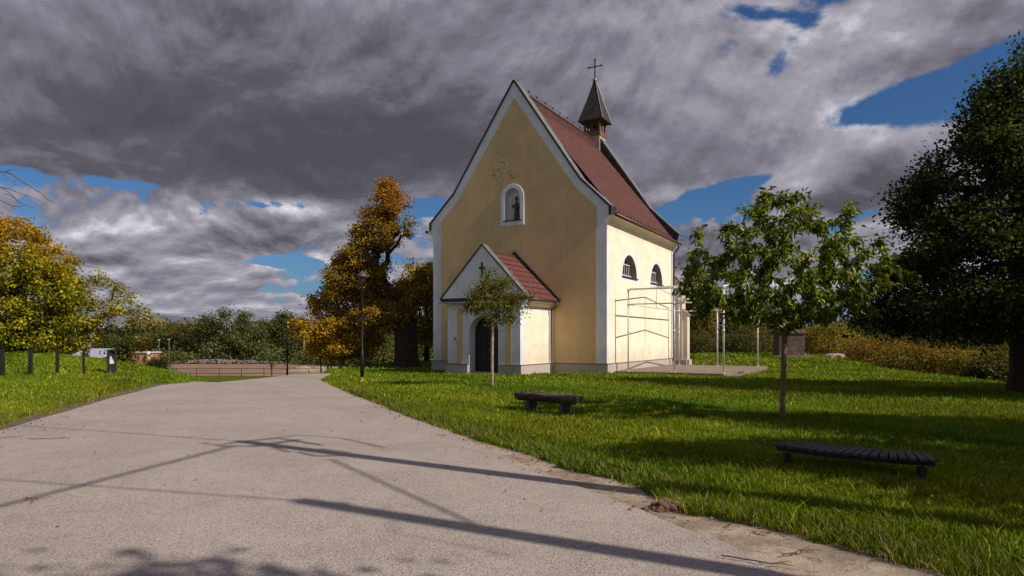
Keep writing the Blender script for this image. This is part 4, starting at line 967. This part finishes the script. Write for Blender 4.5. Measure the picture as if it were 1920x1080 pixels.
for i, (px_, lab) in enumerate(((614, 'left one of two pale timber stakes under the orange tree'), (620, 'right one of two pale timber stakes under the orange tree'))):
    X_, Y_, Z_ = at(px_, 41); o = thing('tree_stake', lab, 'stake', (X_, Y_, Z_), 0, 'pale stakes under the orange tree')
    m = MB(); m.tube([(0, 0, -.2), (.03, 0, 1.7+.1*i)], .05, 8); m.build('pole', simple('pale stake wood', (.33, .27, .22), .9), o, True)
    m = MB(); m.tube([(.03, 0, 1.5), (.12, 0, 1.5)], .02, 5); m.build('tie', BLK, o)
# ---------------------------------------------------------------- monument
mo = thing('monument', 'brown sandstone block monument with tiered cap and column behind the cherry tree', 'monument', (*at(1479, 47)[:2], h1(*at(1479, 47)[:2])), R(-8))
b_ = .83
m = MB(); m.box(-1.3, 1.3, -1.3, 1.3, -.3, .06); m.build('base', CONC, mo, bevel=.02)
def block_mat():
    mm, t, b = newmat('sandstone blocks'); co = objco(t); x, y, z = t.sep(co)
    br = t.new('ShaderNodeTexBrick'); t.put(br.inputs['Vector'], t.comb(t.m('ADD', x, y), z, 0.0)); br.inputs['Scale'].default_value = 1; br.inputs['Brick Width'].default_value = .5; br.inputs['Row Height'].default_value = .36; br.inputs['Mortar Size'].default_value = .018
    br.inputs['Color1'].default_value = (.085, .05, .04, 1); br.inputs['Color2'].default_value = (.14, .085, .065, 1); br.inputs['Mortar'].default_value = (.04, .025, .02, 1)
    c = t.mix(t.m('MULTIPLY', t.mr(t.noise(co, 3, 6, .7), .45, .7), .5), br.outputs[0], (.20, .13, .10))
    t.l.new(c, b.inputs['Base Color']); b.inputs['Roughness'].default_value = .95; bump(t, b, t.noise(co, 12, 5, .7), .8, .02); return mm
m = MB(); m.box(-b_, b_, -b_, b_, .06, 1.55); m.build('block', block_mat(), mo, bevel=.02)
m = MB(); q = b_+.08; m.box(-q, q, -q, q, 1.552, 1.72)
m.add([(-q, -q, 1.72), (q, -q, 1.72), (q, q, 1.72), (-q, q, 1.72), (-.45, -.45, 2.02), (.45, -.45, 2.02), (.45, .45, 2.02), (-.45, .45, 2.02)], [(0, 1, 5, 4), (1, 2, 6, 5), (2, 3, 7, 6), (3, 0, 4, 7), (4, 5, 6, 7)]); m.build('cap', SAND, mo)
PINK = simple('pale pink stone', (.36, .27, .24), .9, 0, .25)
m = MB(); m.box(-.42, .42, -.42, .42, 2.02, 2.5); m.box(-.34, .34, -.34, .34, 2.5, 3.6); m.box(-.42, .42, -.42, .42, 3.6, 3.75); m.box(-.2, .2, -.2, .2, 3.75, 5.0); m.build('column', PINK, mo, bevel=.02)
m = MB(); m.box(-.05, .05, -.05, .05, 5.0, 6.1); m.box(-.35, .35, -.045, .045, 5.62, 5.72); m.build('cross', PINK, mo)
X_, Y_, Z_ = at(1565, 46.5); st_ = thing('stone_block', 'small pale broken stone lying on the grass crest right of the monument', 'stone', (X_, Y_, Z_), R(20))
m = MB(); m.slab([(-.6, -.1), (.65, -.1), (.55, .20), (.3, .26), (-.35, .24), (-.55, .12)], [arc(.02, .08, .3, .06, 0, 320, 8)], FX, -.3, .3); m.build('stone', PINK, st_, bevel=.03)
# ---------------------------------------------------------------- molehill of dug clay at the path edge
rng = np.random.default_rng(12); X_, Y_ = P(1248, 955); Z_ = h1(X_, Y_)
mh = thing('clay_heap', 'small heap of brown clay clods at the right edge of the path', 'earth heap', (X_, Y_, -.04))
def clods(n, sx, sy, hh, s0, s1, name, mat, parent, ex=1.0):
    vs = []; fs = []; b = 0
    import bmesh as _b
    bm = _b.new(); _b.ops.create_icosphere(bm, subdivisions=2, radius=1); base = np.array([v.co[:] for v in bm.verts]); ff = np.array([[v.index for v in f.verts] for f in bm.faces]); bm.free()
    V = []; F = []
    for i in range(n):
        a_ = rng.uniform(0, 2*math.pi); r_ = abs(rng.normal(0, .5)); px_, py_ = math.cos(a_)*r_*sx, math.sin(a_)*r_*sy
        s = rng.uniform(s0, s1)*(1.3-min(1, r_)*.7); z_ = hh*math.exp(-r_*r_*2.5)*rng.uniform(.2, 1)
        v = base*(1+.40*np.sin(base[:, [1, 2, 0]]*rng.uniform(2, 5)+rng.uniform(0, 6))*ex+rng.normal(0, .10, (len(base), 1)))*s*np.array([1, rng.uniform(.7, 1.1), rng.uniform(.5, .9)])
        V.append(v+np.array([px_, py_, z_])); F.append(ff+i*len(base))
    return np_mesh(name, np.concatenate(V), np.concatenate(F), mat, parent)
clods(260, .30, .16, .13, .010, .038, 'clods', CLOD, mh)
m = MB(); m.lathe([(-.02, .26), (.03, .20), (.07, .12), (.10, .02)], n=18); hb = m.build('mound', CLOD, mh); hb.scale = (1.1, .6, 1)
# ---------------------------------------------------------------- leaves and twigs lying on the path
tw = [((92, 825), .62, 10, 'forked dry twig lying on the path near its left edge'), ((20, 822), .28, 30, 'short dark twig at the far left edge of the path'), ((60, 940), .16, -10, 'small bent twig on the path at lower left'),
      ((1420, 1058), .5, -30, 'long root-like twig on the sandy verge at lower right'), ((1500, 1040), .35, 20, 'thin twig on the sandy verge under the shaded grass')]
for i, ((px_, py_), ln_, an, lab) in enumerate(tw):
    X_, Y_ = P(px_, py_); q = bpy.data.objects
    m = MB(); rr = random.Random(i); pts = [(-ln_/2+ln_*j/6, rr.uniform(-.02, .02), .012+rr.uniform(0, .012)) for j in range(7)]
    m.tube(pts, [.006, .006, .006, .005, .005, .004, .002], 5); m.tube([pts[4], (pts[4][0]+.07, pts[4][1]+.05, .02), (pts[4][0]+.12, pts[4][1]+.07, .03)], [.004, .003, .002], 5)
    m.tube([pts[3], (pts[3][0]+.05, pts[3][1]-.05, .02)], [.004, .002], 5)
    o = m.build('twig', TWIG); o.location = (X_, Y_, .008); o.rotation_euler = (0, 0, R(an)); tag(o, lab, 'twig', 'twigs on the ground')
rng = np.random.default_rng(77); n = 420
ys_ = 4.6+rng.gamma(2.2, 3.2, n); sd_ = rng.uniform(0, 1, n); xs_ = np.where(sd_ < .5, XG(ys_)-np.abs(rng.normal(0, .25, n)), np.where(sd_ < .85, XL(ys_)+np.abs(rng.normal(-.2, .4, n)), XL(ys_)+rng.uniform(0, 1, n)*(XRd(ys_)-XL(ys_))))
k_ = ys_ < 24; xs_, ys_ = xs_[k_], ys_[k_]; n = len(xs_)
C = np.stack([xs_, ys_, H(xs_, ys_, True)+.022], -1); D_ = rng.normal(0, 1, (n, 3)); D_[:, 2] *= .25; Nn = rng.normal(0, .3, (n, 3)); Nn[:, 2] = 1
lf = leaves('fallen_leaves', C, D_, Nn, rng.uniform(.03, .07, n), rng.uniform(.02, .045, n), palette(n, rng, [(.34, .15, .02), (.16, .07, .025), (.38, .24, .03), (.09, .05, .03)], [2, 3, 1, 2]), LEAF, None)
tag(lf, 'scattered small dry leaves on the path and its edges', 'leaves', kind='stuff')
n = 900; ys_ = rng.uniform(7, 32, n); xs_ = rng.uniform(-.75, .75, n)*ys_; k_ = ((xs_ > XG(ys_)+.2) | (xs_ < XL(ys_)-.6)); xs_, ys_ = xs_[k_], ys_[k_]; lx, lv = church_local(xs_, ys_); k_ = lv < -4; xs_, ys_ = xs_[k_], ys_[k_]; n = len(xs_)
C = np.stack([xs_, ys_, H(xs_, ys_)+.05], -1); D_ = rng.normal(0, 1, (n, 3)); D_[:, 2] *= .3; Nn = rng.normal(0, .3, (n, 3)); Nn[:, 2] = 1
tag(leaves('fallen_leaves', C, D_, Nn, rng.uniform(.04, .09, n), rng.uniform(.03, .06, n), palette(n, rng, [(.30, .17, .03), (.16, .09, .03), (.40, .28, .04), (.10, .06, .03)], [2, 3, 1, 2]), LEAF, None), 'dry autumn leaves scattered through the lawn grass', 'leaves', kind='stuff')
# ---------------------------------------------------------------- white clover/daisies in the lawn
n = 420; ys_ = rng.uniform(6, 24, n); xs_ = rng.uniform(-.78, .78, n)*ys_; k_ = ((xs_ > XG(ys_)+.3) | (xs_ < XL(ys_)-.8)); xs_, ys_ = xs_[k_], ys_[k_]; lx, lv = church_local(xs_, ys_); k_ = lv < -4; xs_, ys_ = xs_[k_], ys_[k_]; n = len(xs_)
C = np.stack([xs_, ys_, H(xs_, ys_)+.085], -1); D_ = rng.normal(0, 1, (n, 3)); D_[:, 2] *= .3; Nn = rng.normal(0, .3, (n, 3)); Nn[:, 2] = 1
tag(leaves('clover_flowers', C, D_, Nn, rng.uniform(.012, .028, n), rng.uniform(.012, .026, n), palette(n, rng, [(.6, .58, .5), (.5, .42, .1)], [3, 1]), LEAF, None), 'tiny pale flowers dotted through the lawn', 'flowers', kind='stuff')
# ---------------------------------------------------------------- bushes along the right-hand crest
def bush(name, label, cat, px, D, wpx, toppx, cols, seed, n=3200, ln=.11, base=None, group=None, wd=.07, cl=.22):
    X_ = (px-960)/1280*D; z = h1(X_, D) if base is None else base; r = wpx/2/1280*D; top = 1.6+(636-toppx)/1280*D-z; top = max(top, .8)
    prof = [(.05, r*.75), (top*.3, r*1.0), (top*.6, r*.9), (top*.85, r*.55), (top, r*.12)]
    tree(name, label, cat, (X_, D, z), prof, int(50+r*14), n, ln, wd, cols, [3, 3, 1.5, 2][:len(cols)], .05+.01*top, [(0, 0, 0), (0, 0, .15*top), (0, 0, .35*top)], seed, cl*max(1, r/1.4), group=group, step=.45, tip_r=.012, parts=('stem', 'foliage'), shell=.5, lump=.22, sides=4)
YB = [(.16, .13, .018), (.22, .15, .02), (.30, .20, .02), (.07, .06, .014)]
OB = [(.15, .11, .02), (.20, .12, .025), (.26, .15, .02), (.07, .05, .015)]
GB = [(.07, .075, .02), (.10, .09, .022), (.16, .14, .03), (.04, .04, .012)]
YY = [(.34, .24, .02), (.25, .19, .02), (.42, .30, .03), (.12, .10, .02)]
GR = 'autumn bushes behind the grass crest'
bs = [(1300, 52, 90, 622, GB, 'olive bush behind the rear corner of the church'), (1345, 55, 95, 628, GB, 'low grey-green bush seen between the tent posts'), (1395, 53, 90, 618, GB, 'bushy olive shrub right of the tent frame, beside the grassy bump'),
      (1440, 56, 90, 612, OB, 'brownish bush directly left of the stone monument'), (1520, 56, 90, 612, YB, 'yellow-brown bush directly right of the stone monument'), (1568, 55, 105, 602, YY, 'brightest yellow bush right of the monument'),
      (1618, 50, 90, 640, OB, 'low brown bush right of the bright yellow one'), (1655, 44, 95, 640, OB, 'rust-brown bush under the tip of the big tree, left part of the hedge'), (1700, 41, 95, 648, YB, 'yellowish bush in the middle of the hedge under the big tree'),
      (1742, 38, 90, 652, OB, 'reddish brown bush in the hedge below the big crown'), (1780, 34, 90, 655, YB, 'golden bush lower down the hedge'), (1822, 31, 95, 655, YB, 'golden green bush two to the left of the big trunk'), (1862, 28, 90, 660, GB, 'greenish bush next to the big tree trunk'),
      (1905, 29, 90, 660, YB, 'yellowish bush right behind the big tree trunk'), (1590, 62, 90, 622, GB, 'dull green bush in the second row right of the yellow bush'), (1670, 56, 110, 625, OB, 'brown bush in the second row behind the hedge'), (1740, 50, 110, 632, OB, 'tall brown bush in the second row, beneath the big crown'), (1830, 42, 110, 640, GB, 'olive bush in the second row near the right edge')]
for i, (px, D, w, top, cols, lab) in enumerate(bs): bush('bush', lab, 'bush', px, D, w, top, cols, 100+i, 4200, .13, group=GR)
# trees behind the cherry and behind the church
tt = [(1308, 57, 62, 498, [(.20, .15, .02), (.14, .12, .02), (.09, .09, .018)], 'yellow-green tree rising just behind the rear corner of the church'), (1365, 62, 90, 545, GB, 'dark green tree behind the tent frame'),
      (1420, 64, 90, 560, GB, 'dark bushy tree behind the lower left of the cherry crown')]
for i, (px, D, w, top, cols, lab) in enumerate(tt):
    X_ = (px-960)/1280*D; z = h1(X_, D); r = w/2/1280*D; h = 1.6+(636-top)/1280*D-z
    tree('tree', lab, 'tree', (X_, D, z), [(h*.12, r*.7), (h*.3, r*1.1), (h*.6, r), (h*.85, r*.6), (h, .2)], 120, 7500, .22, .15, cols, [3, 2, 2, 1][:len(cols)], .18, [(0, 0, 0), (0, 0, h*.2), (0, 0, h*.6)], 130+i, .42, sides=5)
# ---------------------------------------------------------------- far trees across the field
GG = [(.10, .11, .035), (.14, .145, .05), (.055, .062, .02), (.20, .19, .07)]
GO = [(.14, .12, .028), (.19, .155, .035), (.08, .075, .02), (.26, .19, .05)]
GN = [(.085, .10, .022), (.12, .135, .028), (.05, .06, .015), (.18, .17, .04)]
far = [(165, 118, 60, 628, GO, 'brownish far tree behind the leaning tree trunk'), (205, 120, 55, 632, GN, 'low dark far tree above the pale metal roof'), (245, 125, 55, 630, GN, 'dark far tree left of the tan box building'), (285, 122, 50, 628, GO, 'olive far tree above the tan box building'),
       (322, 120, 48, 606, GN, 'far tree with dark round top left of the browner one'), (352, 116, 52, 600, GO, 'brown-olive far tree left of the great grey-green clump'), (392, 112, 50, 592, GG, 'left shoulder tree of the great grey-green clump'), (432, 110, 74, 574, GG, 'tallest grey-green tree in the middle of the far clump'),
       (468, 112, 60, 588, GG, 'right shoulder tree of the great grey-green clump'), (503, 116, 48, 592, GO, 'olive far tree right of the great clump'), (532, 116, 46, 582, GN, 'tall narrow far tree left of the orange tree'), (560, 120, 50, 604, GN, 'far tree half hidden by the orange crown'),
       (600, 118, 60, 618, GN, 'far tree seen under the orange crown'), (655, 110, 60, 628, GO, 'low far tree left of the lamp post'), (700, 106, 56, 630, GN, 'far tree between lamp post and massive trunk'), (735, 100, 56, 632, GN, 'far tree just left of the massive trunk'),
       (797, 92, 44, 616, GN, 'dark tree between the massive trunk and the church wall')]
FG = 'trees across the brown field'
for i, (px, D, w, top, cols, lab) in enumerate(far):
    X_ = (px-960)/1280*D; z = h1(X_, D); r = w/2/1280*D*1.12; h = 1.6+(636-top)/1280*D-z
    tree('tree', lab, 'tree', (X_, D, z), [(h*.03, r*.8), (h*.25, r*1.05), (h*.6, r*.95), (h*.85, r*.6), (h, r*.12)], 70, 7500 if w > 55 else 5200, .32, .20, cols, [3, 3, 3, 1], .25, [(0, 0, 0), (0, 0, h*.3), (0, 0, h*.7)], 200+i, .62, group=FG, step=1.0, sides=4, lump=.25, tip_r=.03, bark=BARKP if i in (7, 8) else BARK)
# low scrub in front of those trees
sc = [(300, 100, 60, 660, 'low dark bush by the tan box building'), (338, 100, 60, 664, 'low bush right of the tan box building'), (590, 96, 60, 650, 'low bush under the far white post'), (640, 92, 70, 652, 'low bush behind the leaning autumn trunk'), (690, 88, 70, 650, 'pale green low bush behind the lamp post'), (728, 86, 60, 645, 'green low bush beside the massive trunk'), (530, 102, 70, 656, 'low bush behind the rubble, left of the white post')]
for i, (px, D, w, top, lab) in enumerate(sc): bush('bush', lab, 'bush', px, D, w, top, GN if i % 2 else GG, 240+i, 2200, .28, wd=.18, group='low bushes across the field', cl=.3)
bush('bush', 'small dark round bush on the slope just right of the litter bin', 'bush', 293, 42, 30, 682, [(.05, .055, .018), (.08, .075, .02), (.03, .03, .01)], 251, 2200, .10)
bush('bush', 'light green shrub beside the litter bin in front of the pale roof', 'bush', 231, 38, 40, 650, [(.09, .12, .02), (.13, .15, .03), (.06, .08, .015)], 252, 1700, .13, cl=.25)
# woodland mass closing the horizon
def woodland(name, pts, n, hh, ln, cols, seed, label):
    rng = np.random.default_rng(seed); u = rng.uniform(0, 1, n); k = rng.integers(0, len(pts)-1, n); a = np.array(pts)
    p = a[k]*(1-u[:, None])+a[k+1]*u[:, None]; x = p[:, 0]+rng.normal(0, 3, n); y = p[:, 1]+rng.uniform(0, 22, n)
    top = p[:, 2]*(.80+.22*wob(x, y*.3, .30, seed)+.10*wob(x, y, 1.1, seed)); z = -2+top*np.sqrt(rng.uniform(0, 1, n)); z = np.maximum(z, -2)
    C = np.stack([x, y, z], -1); D_ = rng.normal(0, 1, (n, 3)); Nn = rng.normal(0, .7, (n, 3)); Nn[:, 2] += .6
    c = palette(n, rng, cols, [3, 3, 2, 1])*(1+.35*wob(x, y*.4, .22, 3))[:, None]
    o = leaves(name, C, D_, Nn, ln*np.exp(rng.normal(0, .3, n)), ln*.7*np.exp(rng.normal(0, .3, n)), np.clip(c, .01, .5), LEAF, None)
    tag(o, label, 'woodland', kind='stuff')
woodland('woodland', [(-150, 130, 7.5), (-100, 135, 7), (-60, 132, 7.0), (-30, 128, 7), (-5, 122, 6.5)], 42000, 7, .75, [(.05, .058, .02), (.075, .07, .025), (.03, .035, .014), (.10, .08, .03)], 5, 'distant mixed woodland across the field on the left')
woodland('woodland', [(8, 105, 5.5), (50, 110, 6.5), (80, 118, 8.3), (95, 118, 8.4), (125, 112, 6), (190, 100, 6)], 38000, 7, .70, [(.04, .048, .016), (.055, .055, .018), (.028, .032, .012), (.075, .06, .02)], 6, 'distant dark woodland beyond the hedge on the right')
# pale quarry hill far behind on the left
def hills():
    xs = np.linspace(-560, -60, 120); ys = np.linspace(560, 760, 24); X, Y = np.meshgrid(xs, ys)
    Z = -3+19*np.exp(-((X+405)/70)**2)*np.sin(np.clip((Y-560)/200, 0, 1)*math.pi)+9*np.exp(-((X+300)/60)**2)*np.sin(np.clip((Y-560)/200, 0, 1)*math.pi)+1.2*wob(X, Y, .05)
    i = np.arange(23*120).reshape(23, 120)[:, :-1].ravel()
    tag(np_mesh('hills', np.stack([X, Y, Z], -1).reshape(-1, 3), np.stack([i, i+1, i+121, i+120], -1), simple('pale quarry slope', (.33, .26, .23), 1, 0, .25, .03, 0), smooth=True), kind='structure')
hills()
# ---------------------------------------------------------------- low building beyond the bank
ROOF = simple('pale corrugated roof', (.34, .36, .42), .5, .1, .12, 2)
BW = simple('tan render', (.40, .20, .085), .9, 0, .12, 2)
def fz(py, D): return 1.6+(636-py)/1280*D
D = 88; x0, x1 = at(128, D)[0], -51.0
wh = thing('metal_roof_building', 'long low building with pale blue-grey metal roof beyond the left bank', 'building', (0, 0, 0))
ze, zr = fz(670, D), fz(654.5, D+3)
m = MB(); m.slab([(D, -2.2), (D+7, -2.2), (D+7, ze), (D+3.5, zr-.08), (D, ze)], [], lambda a, b, d: (d, a, b), x0+.2, x1-.2); m.build('wall', BW, wh)
for s, (ya, yb) in ((1, (D-.4, D+3.5)), (-1, (D+7.4, D+3.5))):
    m = MB(); m.slab([(ya, ze-.12), (yb, zr), (yb, zr+.08), (ya, ze-.03)], [], lambda a, b, d: (d, a, b), x0, x1); m.build('roof', ROOF, wh)
D = 80; x0, x1 = at(251, D)[0], at(283, D)[0]
bb = thing('box_building', 'small tan flat-roofed building with a white satellite dish', 'building', (0, 0, 0))
zt = fz(662, D); m = MB(); m.box(x0, x1, D, D+2, -2.2, zt); m.build('wall', BW, bb)
m = MB(); m.box(x0-.05, x1+.15, D-.15, D+2.1, zt+.003, zt+.14); m.build('roof', simple('white roof edge', (.5, .46, .44), .7), bb)
m = MB(); xx = at(279, D)[0]; m.box(xx-.12, xx+.12, D-.02, D+.01, fz(675, D), fz(669, D)); m.build('window', WPAINT, bb)
m = MB(); xx = at(272, D)[0]; m.tube([(xx, D-.05, -1.6), (xx, D-.05, fz(666, D))], .05, 6); m.build('vent_pipe', BLK, bb)
m = MB(); m.lathe([(0, .02), (.04, .12), (.10, .19), (.12, .19), (.05, .05)], n=16); dsh = m.build('satellite_dish', WPAINT, bb, True); dsh.location = (x1-.1, D-.3, zt); dsh.rotation_euler = (R(75), 0, R(15))
# far utility poles
for i, (px, D, y0, y1, lab) in enumerate(((298, 92, 676, 635, 'left one of two thin grey poles behind the tan building'), (317, 90, 672, 634, 'right one of two thin grey poles behind the tan building'), (570, 112, 660, 629, 'short white post with small box in front of the far trees'), (624, 104, 668, 648, 'small pale post under the orange crown'), (803, 84, 682, 640, 'thin pale post between the massive trunk and the church'))):
    X_, Y_, Z_ = at(px, D); o = thing('utility_pole', lab, 'pole', (X_, Y_, Z_), 0, 'thin pale poles in the distance')
    m = MB(); m.tube([(0, 0, 0), (0, 0, fz(y1, D)-Z_)], .10 if i != 2 else .09, 6); m.build('pole', simple('pale pole', (.42, .39, .36) if i >= 2 else (.07, .06, .05), .8), o)
    m = MB(); zz = (fz(y1, D)-Z_)*(.95 if i != 2 else .22); m.box(-.16, .10, -.10, .10, zz-.05, zz+.05); m.build('bracket', simple('pale bracket', (.45, .43, .42), .7), o)
# rubble and sand heaps in the field
rng = np.random.default_rng(31); RUB = simple('grey rubble', (.13, .105, .095), .95, 0, .5, 1.2, 1, .05)
X_, Y_ = at(420, 99)[:2]; o = clods(1100, 16.0, 1.2, .45, .07, .24, 'rubble_heap', RUB, None); o.location = (X_-1, Y_, -1.9); tag(o, 'long low ridge of grey rubble along the far edge of the brown field', 'rubble', kind='stuff')
X_, Y_ = at(566, 78)[:2]
def heap(name, X_, Y_, sx, sy, hh, mat, label):
    u, v = np.meshgrid(np.linspace(-1, 1, 40), np.linspace(-1, 1, 24)); Z = hh*np.exp(-(u*u+v*v)*3.2)*(1+.3*wob(u*3, v*3, 1.8))+.02*wob(u*9, v*9, 2)-.05
    i = np.arange(23*40).reshape(23, 40)[:, :-1].ravel()
    o = np_mesh(name, np.stack([u*sx, v*sy, Z], -1).reshape(-1, 3), np.stack([i, i+1, i+41, i+40], -1), mat, smooth=True); o.location = (X_, Y_, -1.98)
    tag(o, label, 'sand heap')
SANDH = simple('pale sand', (.30, .215, .15), 1, 0, .3, 2, 1, .05)
heap('sand_heap', X_, Y_, 2.6, 2.2, .55, SANDH, 'pale sand heap in the brown field, the larger one left of the stakes')
heap('sand_heap', at(598, 80)[0], 80, 1.6, 1.5, .45, SANDH, 'small low sand heap right beside the larger sand heap')
# ---------------------------------------------------------------- what throws the shadows from outside the frame (right and behind)
DK = [(.03, .05, .01), (.05, .07, .012), (.08, .09, .015), (.10, .09, .02)]
for i, (X_, Y_, h, r, lab) in enumerate(((13.9, 7.9, 9.3, 1.9, 'leafy roadside tree outside the right edge, level with the cherry tree'), (9.75, 5.1, 7.3, 1.4, 'slim leafy tree outside the right edge, level with the slatted bench'),
                                         (7.95, -1.83, 9.6, .95, 'slim leafy tree standing behind the viewpoint on the right'), (19.0, 16.0, 10.0, 2.2, 'leafy tree outside the right edge beside the huge dark tree'))):
    tree('roadside_tree', lab, 'tree', (X_, Y_, h1(X_, Y_)), [(h*.28, r*.5), (h*.4, r), (h*.65, r*.95), (h*.85, r*.6), (h, .15)], 170, 26000, .17, .12, DK, [3, 3, 2, 1], .14, [(0, 0, 0), (0, 0, h*.3), (0, 0, h*.7)], 300+i, .36)
def upole(base, top, label, arms):
    o = thing('utility_pole', label, 'pole', base)
    b0 = Vector(base); t0 = Vector(top)-b0; m = MB(); m.tube([(0, 0, -.3), t0], [.165, .115], 10); m.build('pole', CONC, o, True)
    for nm, pts, r in arms:
        m = MB(); m.tube([Vector(p)-b0 for p in pts], r, 6); m.build(nm, DMET, o)
    return o
T1 = Vector((5.6, 5.23, 9.0)); T2 = Vector((7.78, 1.30, 9.0))
def up_from(px, py, h):    # the point at height h whose shadow falls on this spot of the path
    x, y = P(px, py); k = h/SD.z; return (x+SD.x*k, y+SD.y*k, h)
a1 = [('crossarm', [up_from(470, 838, 8.9), up_from(560, 825, 8.9)], .05), ('cable_loop', [up_from(560, 848, 8.2), up_from(590, 856, 8.15), up_from(640, 855, 8.2), up_from(650, 848, 8.4), up_from(600, 842, 8.6)], .034),
      ('cable_loop', [up_from(500, 824, 8.8), up_from(560, 816, 8.9), up_from(640, 822, 8.8), up_from(722, 841, 8.4)], .026), ('cable_loop', [up_from(380, 831, 9.0), up_from(410, 836, 9.0), up_from(445, 829, 9.0), up_from(470, 833, 9.0)], .036),
      ('bracket', [up_from(410, 838, 8.9), up_from(500, 836, 8.9), up_from(540, 848, 8.8)], .034), ('bracket', [up_from(450, 829, 9.0), up_from(520, 822, 8.9), up_from(600, 835, 8.7)], .05)]
upole((5.5, 4.5, h1(5.5, 4.5)), up_from(450, 828, 9.0), 'concrete utility pole outside the right edge carrying looped cables and crossarm', a1)
a2 = [('bracket', [up_from(585, 940, 9.0), up_from(600, 950, 8.9), up_from(650, 944, 8.8)], .05), ('cable_loop', [up_from(720, 945, 8.5), up_from(740, 1000, 8.0), up_from(900, 1030, 7.4), up_from(960, 1045, 7.2)], .010)]
e2 = up_from(1440, 1080, 6.0); d2 = Vector(up_from(565, 940, 9.0))
upole((7.75, 1.25, 0), up_from(565, 940, 9.0), 'concrete utility pole behind the viewpoint on the right', a2)
def cable(label, p, q, r, ext=0.0, sagz=0.0):
    p = Vector(p); q = Vector(q); d = q-p; q = p+d*(1+ext); m = MB(); m.tube([p*(1-i/12)+q*(i/12)-Vector((0, 0, sagz*math.sin(math.pi*i/12))) for i in range(13)], r, 6)
    o = m.build('power_cable', BLK); tag(o, label, 'cable', 'overhead cables')
cable('thick overhead cable running back over the path from the looped pole', up_from(440, 836, 8.95), up_from(0, 950, 8.95), .035, 1.2)
cable('thin overhead cable running left across the path from the looped pole', up_from(450, 828, 9.0), up_from(60, 800, 9.0), .018, 2.0)
cable('thin overhead cable running left from the pole behind the viewpoint', up_from(565, 940, 9.0), up_from(0, 900, 9.0), .018, 1.2)
cable('slanting stay cable between the two outside poles', up_from(620, 862, 8.3), up_from(930, 1003, 7.0), .024)
